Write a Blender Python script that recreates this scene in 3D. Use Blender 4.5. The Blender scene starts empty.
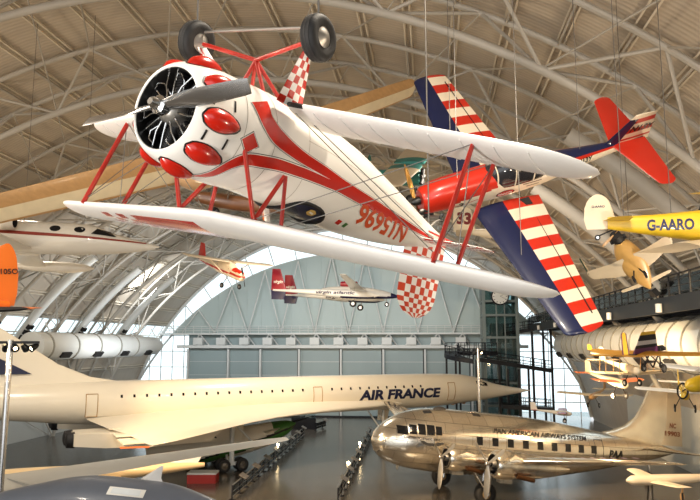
import bpy, bmesh, math, random
import numpy as np
from mathutils import Vector, Matrix

random.seed(7)
SC = bpy.context.scene
COL = SC.collection
PI = math.pi

# ------------------------------------------------------------------ camera
F = 680.0
PITCH = math.radians(7.953)
YAW = math.radians(6.646)
CAM = Vector((0, 0, 11.0))
FWD = Vector((-math.sin(YAW) * math.cos(PITCH), math.cos(YAW) * math.cos(PITCH), math.sin(PITCH)))
RGT = Vector((math.cos(YAW), math.sin(YAW), 0))
UPV = RGT.cross(FWD)


def at(px, py, d):
    """a place in the hall: sight line of the camera followed for d metres of depth"""
    return CAM + d * (FWD + RGT * ((px - 350) / F) + UPV * ((250 - py) / F))


def floor_at(px, py, z=0.0):
    d = FWD + RGT * ((px - 350) / F) + UPV * ((250 - py) / F)
    return CAM + d * ((z - CAM.z) / d.z)


def facing(f, u):
    """rotation (columns forward, left, up) from directions seen by the camera: right, up, towards it"""
    f = Vector(f).normalized(); l = Vector(u).cross(f).normalized(); u = f.cross(l)
    C = Matrix((RGT, UPV, -FWD)).transposed()
    return C @ Matrix((f, l, u)).transposed()


def heading(dx, dy, pitch=0.0, roll=0.0):
    """rotation of a craft standing level with its nose towards world dx, dy"""
    a = math.atan2(dy, dx)
    return Matrix.Rotation(a, 3, 'Z') @ Matrix.Rotation(-pitch, 3, 'Y') @ Matrix.Rotation(roll, 3, 'X')


# ------------------------------------------------------------------ materials
def lin(c):
    return tuple((x / 12.92 if x <= 0.04045 else ((x + 0.055) / 1.055) ** 2.4) for x in c)


MATS = {}


def mat(name, rgb, rough=0.5, metal=0.0, var=0.06, scale=3.0, bump=0.0, bscale=40.0, coat=0.0, emit=None, est=0.0, alpha=None, trans=0.0, stretch=None):
    """rgb are 0..255 picture values"""
    if name in MATS:
        return MATS[name]
    m = bpy.data.materials.new(name); m.use_nodes = True
    nt = m.node_tree; N = nt.nodes; L = nt.links
    b = N['Principled BSDF']
    c = lin([x / 255 for x in rgb])
    b.inputs['Roughness'].default_value = rough
    b.inputs['Metallic'].default_value = metal
    b.inputs['Coat Weight'].default_value = coat
    b.inputs['Coat Roughness'].default_value = 0.08
    b.inputs['Base Color'].default_value = (*c, 1)
    tc = N.new('ShaderNodeTexCoord')
    src = tc.outputs['Object']
    if stretch:
        mp = N.new('ShaderNodeMapping'); mp.inputs['Scale'].default_value = stretch
        L.new(src, mp.inputs['Vector']); src = mp.outputs['Vector']
    if var > 0:
        n = N.new('ShaderNodeTexNoise'); n.inputs['Scale'].default_value = scale
        n.inputs['Detail'].default_value = 5
        L.new(src, n.inputs['Vector'])
        mx = N.new('ShaderNodeMix'); mx.data_type = 'RGBA'
        mx.inputs[6].default_value = (*[max(0, x * (1 - 2 * var)) for x in c], 1)
        mx.inputs[7].default_value = (*[min(1, x * (1 + 2 * var)) for x in c], 1)
        L.new(n.outputs['Fac'], mx.inputs[0]); L.new(mx.outputs[2], b.inputs['Base Color'])
    if bump > 0:
        n2 = N.new('ShaderNodeTexNoise'); n2.inputs['Scale'].default_value = bscale
        L.new(src, n2.inputs['Vector'])
        bp = N.new('ShaderNodeBump'); bp.inputs['Strength'].default_value = bump; bp.inputs['Distance'].default_value = 0.02
        L.new(n2.outputs['Fac'], bp.inputs['Height']); L.new(bp.outputs['Normal'], b.inputs['Normal'])
    if emit:
        b.inputs['Emission Color'].default_value = (*lin([x / 255 for x in emit]), 1)
        b.inputs['Emission Strength'].default_value = est
    if trans:
        b.inputs['Transmission Weight'].default_value = trans
    if alpha is not None:
        b.inputs['Alpha'].default_value = alpha
    MATS[name] = m
    return m


def glass(name, tint=(235, 245, 245), k=0.85):
    """thin pane: mostly clear with a glossy reflection"""
    if name in MATS:
        return MATS[name]
    m = bpy.data.materials.new(name); m.use_nodes = True
    nt = m.node_tree; N = nt.nodes; L = nt.links; N.clear()
    o = N.new('ShaderNodeOutputMaterial'); t = N.new('ShaderNodeBsdfTransparent'); g = N.new('ShaderNodeBsdfGlossy')
    g.inputs['Roughness'].default_value = 0.05
    t.inputs['Color'].default_value = (*[x * k for x in lin([x / 255 for x in tint])], 1)
    mx = N.new('ShaderNodeMixShader'); fr = N.new('ShaderNodeFresnel'); fr.inputs['IOR'].default_value = 1.45
    L.new(fr.outputs[0], mx.inputs[0]); L.new(t.outputs[0], mx.inputs[1]); L.new(g.outputs[0], mx.inputs[2])
    L.new(mx.outputs[0], o.inputs['Surface'])
    MATS[name] = m
    return m


# ------------------------------------------------------------------ mesh building
def perp(d):
    d = Vector(d).normalized()
    a = Vector((0, 0, 1)) if abs(d.z) < 0.9 else Vector((1, 0, 0))
    u = d.cross(a).normalized()
    return u, d.cross(u).normalized()


class MB:
    def __init__(s):
        s.v = []; s.f = []; s.m = []; s.s = []

    def add(s, vs, fs, mat=0, smooth=False):
        b = len(s.v)
        s.v.extend([tuple(x) for x in vs])
        for i, f in enumerate(fs):
            s.f.append(tuple(j + b for j in f)); s.m.append(mat[i] if isinstance(mat, list) else mat); s.s.append(smooth)
        return s

    def box(s, c, size, mat=0, rot=None, taper=1.0):
        x, y, z = size[0] / 2, size[1] / 2, size[2] / 2
        vs = []
        for k in (-1, 1):
            t = taper if k > 0 else 1.0
            for a, b in ((-1, -1), (1, -1), (1, 1), (-1, 1)):
                vs.append(Vector((a * x * t, b * y * t, k * z)))
        if rot is not None:
            vs = [rot @ v for v in vs]
        vs = [v + Vector(c) for v in vs]
        return s.add(vs, [(3, 2, 1, 0), (4, 5, 6, 7), (0, 1, 5, 4), (1, 2, 6, 5), (2, 3, 7, 6), (3, 0, 4, 7)], mat)

    def bar(s, p0, p1, w, h, mat=0, up=(0, 0, 1)):
        p0 = Vector(p0); p1 = Vector(p1); d = (p1 - p0)
        x = d.normalized(); y = Vector(up).cross(x)
        if y.length < 1e-4:
            y = Vector((0, 1, 0)).cross(x)
        y.normalize(); z = x.cross(y)
        rot = Matrix((x, y, z)).transposed()
        return s.box((p0 + p1) / 2, (d.length, w, h), mat, rot)

    def tube(s, p0, p1, r, mat=0, n=8, r2=None, caps=True, flat=None):
        """flat = (direction, factor): squash the section across that direction"""
        p0 = Vector(p0); p1 = Vector(p1); u, w = perp(p1 - p0)
        r2 = r if r2 is None else r2
        if flat:
            d = (p1 - p0).normalized(); u = Vector(flat[0]); u = (u - d * u.dot(d)).normalized(); w = d.cross(u)
        k = flat[1] if flat else 1.0
        vs = []
        for p, rr in ((p0, r), (p1, r2)):
            for i in range(n):
                a = 2 * PI * i / n
                vs.append(p + u * (rr * math.cos(a)) + w * (rr * k * math.sin(a)))
        fs = [(i, (i + 1) % n, n + (i + 1) % n, n + i) for i in range(n)]
        s.add(vs, fs, mat, True)
        if caps:
            s.add(vs[:n], [tuple(range(n))[::-1]], mat); s.add(vs[n:], [tuple(range(n))], mat)
        return s

    def path(s, pts, r, mat=0, n=8, closed=False, radii=None):
        pts = [Vector(p) for p in pts]; m = len(pts); rings = []
        u = None
        for i, p in enumerate(pts):
            a = pts[(i - 1) % m] if (closed or i > 0) else p
            b = pts[(i + 1) % m] if (closed or i < m - 1) else p
            d = (b - a).normalized()
            if u is None:
                u, w = perp(d)
            else:
                u = (u - d * u.dot(d)).normalized()
            w = d.cross(u); rr = radii[i] if radii else r
            rings.append([p + u * (rr * math.cos(2 * PI * k / n)) + w * (rr * math.sin(2 * PI * k / n)) for k in range(n)])
        if closed:
            rings.append(rings[0])
        return s.loft(rings, mat, caps=not closed)

    def loft(s, rings, mat=0, caps=True, smooth=True, closed=True):
        """mat may be a function (i, j) giving the material index of the face between ring i,i+1 and point j,j+1"""
        n = len(rings[0]); vs = [p for r in rings for p in r]; fs = []; ms = []
        for i in range(len(rings) - 1):
            for j in range(n if closed else n - 1):
                k = (j + 1) % n
                fs.append((i * n + j, i * n + k, (i + 1) * n + k, (i + 1) * n + j))
                ms.append(mat(i, j) if callable(mat) else mat)
        s.add(vs, fs, ms, smooth)
        if caps and closed:
            m0 = mat(0, 0) if callable(mat) else mat; m1 = mat(len(rings) - 2, 0) if callable(mat) else mat
            s.add(rings[0], [tuple(range(n))[::-1]], m0); s.add(rings[-1], [tuple(range(n))], m1)
        return s

    def lathe(s, prof, o=(0, 0, 0), axis=(0, 0, 1), n=32, mat=0, caps=False):
        """prof: (radius, distance along axis)"""
        o = Vector(o); ax = Vector(axis).normalized(); u, w = perp(ax)
        rings = [[o + ax * h + u * (r * math.cos(2 * PI * k / n)) + w * (r * math.sin(2 * PI * k / n)) for k in range(n)] for r, h in prof]
        return s.loft(rings, mat, caps)

    def ell(s, c, rad, rot=None, mat=0, n=20, m=12):
        c = Vector(c); rings = []
        for i in range(m + 1):
            t = PI * i / m; ring = []
            for k in range(n):
                a = 2 * PI * k / n
                p = Vector((rad[0] * math.cos(t), rad[1] * math.sin(t) * math.cos(a), rad[2] * math.sin(t) * math.sin(a)))
                ring.append(c + (rot @ p if rot is not None else p))
            rings.append(ring)
        return s.loft(rings, mat, False)

    def plate(s, pts, normal, th, mat=0):
        """flat outline given its own thickness"""
        nrm = Vector(normal).normalized() * (th / 2); n = len(pts)
        a = [Vector(p) + nrm for p in pts]; b = [Vector(p) - nrm for p in pts]
        s.add(a + b, [tuple(range(n)), tuple(range(2 * n - 1, n - 1, -1))] + [(n + i, n + (i + 1) % n, (i + 1) % n, i) for i in range(n)], mat)
        return s

    def build(s, name, mats, parent=None, kind=None, label=None, sharp=0.7):
        me = bpy.data.meshes.new(name)
        me.from_pydata(s.v, [], s.f)
        if not isinstance(mats, (list, tuple)):
            mats = [mats]
        for m in mats:
            me.materials.append(m)
        me.polygons.foreach_set('material_index', s.m)
        me.polygons.foreach_set('use_smooth', s.s)
        me.validate()
        bm = bmesh.new(); bm.from_mesh(me)
        bmesh.ops.remove_doubles(bm, verts=bm.verts, dist=1e-5)
        bmesh.ops.recalc_face_normals(bm, faces=bm.faces)
        bm.to_mesh(me); bm.free()
        if any(s.s):
            me.set_sharp_from_angle(angle=sharp)
        o = bpy.data.objects.new(name, me); COL.objects.link(o)
        if parent is not None:
            o.parent = parent
        if kind:
            o['kind'] = kind
        if label:
            o['label'] = label
        return o


def tag(o, label, cat, group=None):
    o['label'] = label; o['category'] = cat
    if group:
        o['group'] = group
    return o


def thing(name, label, cat, loc=(0, 0, 0), rot=None, scale=1.0, group=None):
    o = bpy.data.objects.new(name, None); COL.objects.link(o); o.empty_display_size = 0.2
    M = Matrix.Translation(Vector(loc)) @ ((rot if rot is not None else Matrix.Identity(3)).to_4x4()) @ Matrix.Scale(scale, 4)
    o.matrix_world = M
    return tag(o, label, cat, group)


def copy_tree(o, parent=None):
    c = o.copy(); COL.objects.link(c)
    if parent is not None:
        c.parent = parent
    for ch in o.children:
        copy_tree(ch, c)
    return c


# ------------------------------------------------------------------ lettering
_txt = {}


def text_shape(t, bold=0.0, shear=0.0):
    k = (t, bold, shear)
    if k not in _txt:
        cu = bpy.data.curves.new('lettering', 'FONT'); cu.body = t; cu.size = 1; cu.offset = bold; cu.shear = shear
        cu.resolution_u = 3
        ob = bpy.data.objects.new('lettering', cu); COL.objects.link(ob)
        dg = bpy.context.evaluated_depsgraph_get(); dg.update()
        me = ob.evaluated_get(dg).to_mesh()
        bm = bmesh.new(); bm.from_mesh(me)
        bmesh.ops.triangulate(bm, faces=bm.faces)
        for _ in range(3):
            e = [x for x in bm.edges if x.calc_length() > 0.25]
            if e:
                bmesh.ops.subdivide_edges(bm, edges=e, cuts=1)
                bmesh.ops.triangulate(bm, faces=bm.faces)
        vs = np.array([v.co[:2] for v in bm.verts]); bm.verts.index_update()
        fs = [tuple(v.index for v in f.verts) for f in bm.faces]
        bm.free(); ob.evaluated_get(dg).to_mesh_clear()
        bpy.data.objects.remove(ob); bpy.data.curves.remove(cu)
        lo = vs.min(0); hi = vs.max(0)
        _txt[k] = ((vs - lo) / (hi[1] - lo[1]), fs, (hi[0] - lo[0]) / (hi[1] - lo[1]))
    return _txt[k]


def letter(mb, t, w, h, fn, mat=0, bold=0.02, shear=0.0):
    """lettering of width w and height h; fn(x, y) with x in 0..w, y in 0..h gives the point on the surface"""
    vs, fs, asp = text_shape(t, bold, shear)
    mb.add([fn(x / asp * w, y * h) for x, y in vs], fs, mat)


# ------------------------------------------------------------------ aircraft helpers
def pchip(xs, ys, x):
    xs = np.asarray(xs, float); ys = np.asarray(ys, float)
    h = np.diff(xs); d = np.diff(ys) / h; m = np.zeros_like(ys)
    for i in range(1, len(xs) - 1):
        if d[i - 1] * d[i] > 0:
            w1 = 2 * h[i] + h[i - 1]; w2 = h[i] + 2 * h[i - 1]
            m[i] = (w1 + w2) / (w1 / d[i - 1] + w2 / d[i])
    m[0] = d[0]; m[-1] = d[-1]
    i = np.clip(np.searchsorted(xs, x) - 1, 0, len(xs) - 2); t = (x - xs[i]) / h[i]
    return (2 * t**3 - 3 * t**2 + 1) * ys[i] + (t**3 - 2 * t**2 + t) * h[i] * m[i] + (-2 * t**3 + 3 * t**2) * ys[i + 1] + (t**3 - t**2) * h[i] * m[i + 1]


class Body:
    """fuselage: stations (x, zc, half width, height above, height below, section exponent), x falling from nose to tail"""

    def __init__(s, st):
        a = np.array(sorted(st), float); s.x0 = a[0, 0]; s.x1 = a[-1, 0]; s.a = a

    def sec(s, x):
        return [float(pchip(s.a[:, 0], s.a[:, k], x)) for k in range(1, 6)]

    def pt(s, x, th, off=0.0):
        """th: 0 = port side, 90 = top, 180 = starboard, 270 = belly (radians)"""
        zc, w, hu, hd, n = s.sec(x)
        c, sn = math.cos(th), math.sin(th); h = hu if sn > 0 else hd
        return Vector((x, (w + off) * math.copysign(abs(c) ** (2 / n), c), zc + (h + off) * math.copysign(abs(sn) ** (2 / n), sn)))

    def side(s, x, z, sgn, off=0.01):
        """point of the flank at height z"""
        zc, w, hu, hd, n = s.sec(x); h = hu if z > zc else hd
        q = max(0.0, 1 - (abs(z - zc) / max(h, 1e-6)) ** n)
        return Vector((x, sgn * (w * q ** (1 / n) + off), z))

    def mesh(s, mb, nx=40, nt=32, mat=0, xs=None, caps=True):
        if xs is None:
            t = np.linspace(0, 1, nx); xs = s.x1 + (s.x0 - s.x1) * t
        s.xs = xs
        rings = [[s.pt(x, 2 * PI * (k + 0.5) / nt) for k in range(nt)] for x in xs]
        f = mat
        if callable(mat):
            def f(i, j):
                th = 2 * PI * (j + 1) / nt; x = (xs[i] + xs[min(i + 1, len(xs) - 1)]) / 2
                return mat(x, th, s.pt(x, th))
        mb.loft(rings, f, caps)

    def band(s, mb, path, mat, off=0.004, n=60, m=4):
        """ribbon on the skin: path of (x, th, half width in metres)"""
        p = np.array(path, float); t = np.linspace(0, 1, n) * (len(p) - 1); idx = np.arange(len(p))
        q = [np.array([pchip(idx, p[:, k], tt) for tt in t]) for k in range(3)]
        P = [s.pt(q[0][i], q[1][i]) for i in range(n)]
        rows = []
        for i in range(n):
            d = P[min(i + 1, n - 1)] - P[max(i - 1, 0)]
            x, th = q[0][i], q[1][i]
            e1 = s.pt(x, th + 0.02) - P[i]; e0 = s.pt(x + 0.01, th) - P[i]
            nr = e0.cross(e1).normalized(); acr = nr.cross(d).normalized()
            # express the cross direction in (x, th)
            a11 = e0.dot(e0); a12 = e0.dot(e1); a22 = e1.dot(e1); b1 = acr.dot(e0); b2 = acr.dot(e1); det = a11 * a22 - a12 * a12
            ca = (b1 * a22 - b2 * a12) / det; cb = (a11 * b2 - a12 * b1) / det
            rows.append([s.pt(x + 0.01 * ca * u * q[2][i], th + 0.02 * cb * u * q[2][i], off) for u in np.linspace(-1, 1, m)])
        mb.loft(rows, mat, False, True, False)

    def patch(s, mb, uv, mat, off=0.004):
        """filled outline on the skin from a fan of (x, th)"""
        c = np.mean(np.array(uv), 0); k = 4; vs = []; n = len(uv); fs = []
        for r in range(k + 1):
            for (x, th) in uv:
                vs.append(s.pt(c[0] + (x - c[0]) * r / k, c[1] + (th - c[1]) * r / k, off))
        for r in range(k):
            for i in range(n):
                j = (i + 1) % n; fs.append((r * n + i, r * n + j, (r + 1) * n + j, (r + 1) * n + i))
        mb.add(vs, fs, mat, True)


CF = [0, 0.012, 0.04, 0.1, 0.2, 0.32, 0.48, 0.65, 0.82, 0.93, 1.0]


def foil(c, t):
    return 5 * t * (0.2969 * math.sqrt(c) - 0.126 * c - 0.3516 * c * c + 0.2843 * c**3 - 0.1015 * c**4)


def wing(mb, st, mat=0, cf=None, t=0.12, camber=0.02, tip=0.0, flip=1, axis='y', ntip=6, inc=0.0):
    """st: (span, x leading edge, x trailing edge, z[, thickness]) root to tip; tip = length of the rounded end.
    axis 'y': flip = +1 port, -1 starboard; axis 'z': an upright fin, span measured up"""
    cf = cf or CF
    st = [list(q) + [t] if len(q) == 4 else list(q) for q in st]
    if tip > 0:
        y, a, b, z, tt = st[-1]; py, pa, pb, pz, pt = st[-2]
        k = 1.0 / (y - py) if abs(y - py) > 1e-6 else 0
        for i in range(1, ntip + 1):
            u = i / ntip; sh = 1 - math.sqrt(max(0, 1 - (0.985 * u) ** 2))
            dy = tip * u
            la = a + (a - pa) * k * dy; lb = b + (b - pb) * k * dy; c = la - lb
            st.append([y + dy, la - 0.55 * c * sh, lb + 0.45 * c * sh, z + (z - pz) * k * dy, tt * (1 - 0.5 * sh)])
    rings = []
    for (y, a, b, z, tt) in st:
        ch = a - b; ring = []
        def P(c, up):
            h = foil(c, tt) * ch
            zz = z + inc * ch * c + camber * ch * 4 * c * (1 - c) + (h if up else -h)
            x = a - c * ch
            return Vector((x, y * flip, zz)) if axis == 'y' else Vector((x, zz, y))
        for c in reversed(cf):
            ring.append(P(c, True))
        for c in cf[1:-1]:
            ring.append(P(c, False))
        rings.append(ring)
    nc = len(cf)
    if callable(mat):
        def f(i, j):
            up = j < nc - 1
            k = (nc - 2 - j) if up else min(j - (nc - 1), nc - 2)
            return mat(i, k, up, (st[i][0] + st[min(i + 1, len(st) - 1)][0]) / 2, (cf[k] + cf[k + 1]) / 2)
    else:
        f = mat
    mb.loft(rings, f, True)
    return st


def blade(mb, ax_o, ang, r0, r1, chord, mat=0, pitch=0.9, th=0.12, n=14, square=False):
    """propeller blade: root at r0, tip at r1, turned by ang about the x axis at ax_o"""
    rings = []
    for i in range(n + 1):
        u = i / n; r = r0 + (r1 - r0) * u
        c = chord * (0.45 + 0.55 * math.sin(min(1, u * 1.9) * PI / 2)) * (1 if u < 0.72 else math.sqrt(max(0.02, 1 - ((u - 0.72) / 0.285) ** 2)) * 0.9 + 0.1)
        if square:
            c = chord * (0.5 + 0.5 * math.sin(min(1, u * 2.4) * PI / 2)) * (1 - .30 * max(0, u - .35)) * (1 if i < n else .93)
        b = pitch * (1 - (0.45 if square else 0.72) * u); t = c * (th + 0.55 * (1 - min(1, u * 2.6)))
        ring = []
        for k in range(12):
            a = 2 * PI * k / 12; p = c / 2 * math.cos(a); q = t / 2 * math.sin(a)
            y = p * math.cos(b) - q * math.sin(b); x = p * math.sin(b) + q * math.cos(b)
            ring.append((x, y, r))
        rings.append(ring)
    R = Matrix.Rotation(ang, 3, 'X'); o = Vector(ax_o)
    mb.loft([[o + R @ Vector(p) for p in ring] for ring in rings], mat)


def wheel(parent, c, ax, R, W, hubR=None, tyre=None, hub=None, name='wheel', bulge=0.0):
    """tyre with a hub as its own piece"""
    tyre = tyre or M_['tyre']; hub = hub or M_['alu']; hubR = hubR or R * 0.5; ax = Vector(ax).normalized()
    b = MB(); p = []
    for i in range(13):
        a = PI * i / 12
        p.append((R - (R - hubR) * 0.55 * (1 - math.sin(a) ** 0.7), -W / 2 * math.cos(a)))
    p = [(hubR, -W * 0.42)] + p + [(hubR, W * 0.42), (hubR, -W * 0.42)]
    b.lathe(p, c, ax, 28)
    for q in (-0.22, 0.0, 0.22):
        b.lathe([(R * 1.003, W * (q - 0.03)), (R * 1.012, W * q), (R * 1.003, W * (q + 0.03))], c, ax, 28)
    t = b.build(name, tyre, parent)
    h = MB(); h.lathe([(0.0, -W * 0.40 - bulge), (hubR * 0.35, -W * 0.40 - bulge * 0.9), (hubR * 0.7, -W * 0.36 - bulge * 0.5), (hubR * 1.02, -W * 0.38), (hubR * 1.02, W * 0.38), (hubR * 0.7, W * 0.36 + bulge * 0.5), (hubR * 0.35, W * 0.40 + bulge * 0.9), (0, W * 0.40 + bulge)], c, ax, 24)
    h.build('wheel_hub', hub, t)
    return t
# ------------------------------------------------------------------ palette
M_ = {}
M_['white'] = mat('white_enamel', (238, 235, 229), 0.28, 0, 0.02, 2, coat=0.3)
M_['red'] = mat('red_enamel', (190, 30, 14), 0.25, 0, 0.04, 2, coat=0.4)
M_['red_dull'] = mat('red_paint', (176, 34, 20), 0.4, 0, 0.05, 3, coat=0.2)
M_['black'] = mat('black_paint', (22, 21, 21), 0.4, 0, 0.1, 6)
M_['dark'] = mat('dark_cavity', (26, 25, 27), 0.7, 0, 0.15, 6)
M_['tyre'] = mat('black_rubber', (30, 29, 29), 0.7, 0, 0.12, 14, bump=0.15, bscale=60)
M_['alu'] = mat('polished_aluminium', (208, 206, 204), 0.2, 1.0, 0.05, 4)
M_['alu_dull'] = mat('dull_aluminium', (170, 166, 160), 0.42, 0.85, 0.08, 4)
M_['chrome'] = mat('chrome', (225, 224, 222), 0.12, 1.0, 0.0)
M_['fabric_white'] = mat('doped_white_fabric', (238, 235, 231), 0.42, 0, 0.03, 3, coat=0.15)
M_['navy'] = mat('navy_paint', (14, 24, 62), 0.35, 0, 0.06, 2, coat=0.3)
M_['steel_grey'] = mat('painted_steel_grey', (176, 170, 160), 0.5, 0.0, 0.06, 0.4)
M_['white_steel'] = mat('painted_white_steel', (214, 216, 214), 0.45, 0.0, 0.05, 0.6)
M_['dark_steel'] = mat('dark_painted_steel', (24, 26, 32), 0.5, 0.3, 0.08, 2)
M_['cable'] = mat('steel_cable', (120, 116, 110), 0.4, 0.7, 0.0)
M_['tan_wood'] = mat('varnished_wood', (188, 146, 96), 0.35, 0, 0.12, 2.5, coat=0.4, stretch=(0.6, 6, 2))
M_['cream'] = mat('cream_fabric', (214, 198, 170), 0.5, 0, 0.05, 3)
M_['concorde'] = mat('airliner_white', (236, 226, 206), 0.3, 0, 0.03, 0.4, coat=0.3)
M_['teal'] = mat('teal_fabric', (52, 128, 122), 0.5, 0, 0.06, 3)
M_['yellow'] = mat('yellow_fabric', (224, 184, 38), 0.4, 0, 0.05, 3, coat=0.2)
M_['orange'] = mat('orange_paint', (224, 112, 26), 0.4, 0, 0.06, 1.5, coat=0.2)
M_['window'] = mat('dark_glazing', (20, 22, 26), 0.08, 0, 0.0)
M_['green'] = mat('green_paint', (62, 112, 48), 0.4, 0, 0.06, 2)
M_['lamp'] = mat('lamp_lens', (255, 240, 210), 0.3, 0, 0, emit=(255, 226, 170), est=30)
M_['blue_grey'] = mat('blue_grey_paint', (88, 96, 110), 0.42, 0.1, 0.06, 1, coat=0.15)
M_['clear'] = glass('clear_canopy', (225, 232, 232), 0.9)
M_['pane'] = glass('window_pane', (232, 244, 246), 0.95)
# ------------------------------------------------------------------ the hall
AX, AZ, AR = -12.3, -7.26, 37.0           # axis and radius of the vault
Y0, Y1 = -30.0, 107.0


def arc(a, r, y):
    a = math.radians(a)
    return Vector((AX + r * math.cos(a), y, AZ + r * math.sin(a)))


# floor: polished concrete with saw-cut joints
fm = bpy.data.materials.new('polished_concrete'); fm.use_nodes = True
nt = fm.node_tree; N = nt.nodes; L = nt.links; b = N['Principled BSDF']
tc = N.new('ShaderNodeTexCoord')
n1 = N.new('ShaderNodeTexNoise'); n1.inputs['Scale'].default_value = 0.25; n1.inputs['Detail'].default_value = 8
n2 = N.new('ShaderNodeTexNoise'); n2.inputs['Scale'].default_value = 2.5; n2.inputs['Detail'].default_value = 6
br = N.new('ShaderNodeTexBrick'); br.offset = 0; br.inputs['Scale'].default_value = 1.0
br.inputs['Brick Width'].default_value = 6.0; br.inputs['Row Height'].default_value = 6.0; br.inputs['Mortar Size'].default_value = 0.02
br.inputs['Color1'].default_value = (1, 1, 1, 1); br.inputs['Color2'].default_value = (1, 1, 1, 1); br.inputs['Mortar'].default_value = (.45, .45, .45, 1)
for n in (n1, n2, br):
    L.new(tc.outputs['Object'], n.inputs['Vector'])
r1 = N.new('ShaderNodeMix'); r1.data_type = 'RGBA'; r1.inputs[6].default_value = (*lin((.29, .27, .245)), 1); r1.inputs[7].default_value = (*lin((.39, .365, .33)), 1)
L.new(n1.outputs['Fac'], r1.inputs[0])
r2 = N.new('ShaderNodeMix'); r2.data_type = 'RGBA'; r2.blend_type = 'MULTIPLY'; r2.inputs[0].default_value = 1
L.new(r1.outputs[2], r2.inputs[6]); L.new(br.outputs['Color'], r2.inputs[7]); L.new(r2.outputs[2], b.inputs['Base Color'])
mr = N.new('ShaderNodeMapRange'); mr.inputs['To Min'].default_value = 0.13; mr.inputs['To Max'].default_value = 0.26
L.new(n2.outputs['Fac'], mr.inputs['Value']); L.new(mr.outputs[0], b.inputs['Roughness'])
m = MB(); m.box((AX, (Y0 + Y1) / 2 + 4, -0.15), (90, Y1 - Y0 + 16, 0.3))
m.build('floor', fm, kind='structure')

# vault deck: corrugated steel, ribs running round the arch
vm = bpy.data.materials.new('corrugated_deck'); vm.use_nodes = True
nt = vm.node_tree; N = nt.nodes; L = nt.links; b = N['Principled BSDF']; b.inputs['Roughness'].default_value = 0.6
tc = N.new('ShaderNodeTexCoord'); wv = N.new('ShaderNodeTexWave'); wv.bands_direction = 'Y'; wv.inputs['Scale'].default_value = 1.1
wv.inputs['Distortion'].default_value = 0.08; wv.inputs['Detail'].default_value = 2; wv.inputs['Detail Scale'].default_value = 3
n1 = N.new('ShaderNodeTexNoise'); n1.inputs['Scale'].default_value = 0.5; n1.inputs['Detail'].default_value = 7
mp = N.new('ShaderNodeMapping'); mp.inputs['Scale'].default_value = (0.25, 3.0, 0.25)
L.new(tc.outputs['Object'], wv.inputs['Vector']); L.new(tc.outputs['Object'], mp.inputs['Vector']); L.new(mp.outputs[0], n1.inputs['Vector'])
mx = N.new('ShaderNodeMix'); mx.data_type = 'RGBA'; mx.inputs[6].default_value = (*lin((.72, .665, .60)), 1); mx.inputs[7].default_value = (*lin((.80, .755, .69)), 1)
L.new(n1.outputs['Fac'], mx.inputs[0])
m2 = N.new('ShaderNodeMix'); m2.data_type = 'RGBA'; m2.blend_type = 'MULTIPLY'; m2.inputs[0].default_value = 0.12
L.new(mx.outputs[2], m2.inputs[6]); L.new(wv.outputs['Color'], m2.inputs[7]); L.new(m2.outputs[2], b.inputs['Base Color'])
bp = N.new('ShaderNodeBump'); bp.inputs['Strength'].default_value = 0.3; bp.inputs['Distance'].default_value = 0.05
L.new(wv.outputs['Fac'], bp.inputs['Height']); L.new(bp.outputs['Normal'], b.inputs['Normal'])


def shell(mb, a0, a1, y0, y1, n):
    rings = []
    for i in range(n + 1):
        a = a0 + (a1 - a0) * i / n
        rings.append([arc(a, AR, y0), arc(a, AR, y1), arc(a, AR + .4, y1), arc(a, AR + .4, y0)])
    mb.loft(rings, 0, True, True)


m = MB()
shell(m, 8, 27, Y0, Y1, 6); shell(m, 31.2, 145.0, Y0, Y1, 56); shell(m, 149.5, 172, Y0, Y1, 7)
ceil_ = m.build('ceiling', vm, kind='structure')

# clerestory glazing along both haunches
fr = M_['white_steel']
for k, (a0, a1) in enumerate(((27, 31.2), (145.0, 149.5))):
    m = MB(); y = Y0
    for a in (a0, a1):
        m.bar(arc(a, AR + .1, Y0), arc(a, AR + .1, Y1), .3, .15, 0)
    while y < Y1:
        m.bar(arc(a0, AR + .1, y), arc(a1, AR + .1, y), .12, .12, 0); y += 3.5
    w = m.build('window_%d' % (k + 1), fr, kind='structure')
    g = MB(); g.add([arc(a0, AR + .15, Y0), arc(a0, AR + .15, Y1), arc(a1, AR + .15, Y1), arc(a1, AR + .15, Y0)], [(0, 1, 2, 3)])
    g.build('window_pane', M_['pane'], w)

# arched trusses: one inner tube, two outer chords under the deck, webs between
STEP = 12.0
ANG = [12 + STEP * i for i in range(14)]
TR = [-14 + 10.5 * i for i in range(11)]
RI, RO = 34.3, 36.55


def truss(y):
    m = MB(); n = 84
    A = [25 + 146 * i / n for i in range(n + 1)]
    m.path([arc(a, RI, y) for a in A], 0.2, 0, 10)
    for s in (-2.0, 2.0):
        m.path([arc(a, RO, y + s) for a in A], 0.15, 0, 8)
    for i, a in enumerate(ANG):
        for s in (-2.0, 2.0):
            for h in (-STEP / 2, STEP / 2):
                if 25 < a + h < 171 and a > 24.5:
                    m.tube(arc(a, RI, y), arc(a + h, RO, y + s), 0.085, 0, 6, caps=False)
    for a in [28 + STEP / 3 * i for i in range(36)]:
        m.bar(arc(a, RO, y - 2), arc(a, RO, y + 2), .09, .16, 0, up=(math.cos(math.radians(a)), 0, math.sin(math.radians(a))))
    return m.build('ceiling_truss', M_['steel_grey'], kind='structure')


for y in TR:
    truss(y)

# purlins under the deck: a pair of channels every half panel
for a in [28 + STEP / 3 * i for i in range(0, 35)]:
    up = (math.cos(math.radians(a)), 0, math.sin(math.radians(a)))
    m = MB()
    for da in (-.28, .28):
        m.bar(arc(a + da, RO + .3, Y0), arc(a + da, RO + .3, Y1), .08, .16, 0, up=up)
    p = m.build('purlin', mat('pale_purlin', (222, 212, 194), .5, 0, .05, .4), ceil_)
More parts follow.
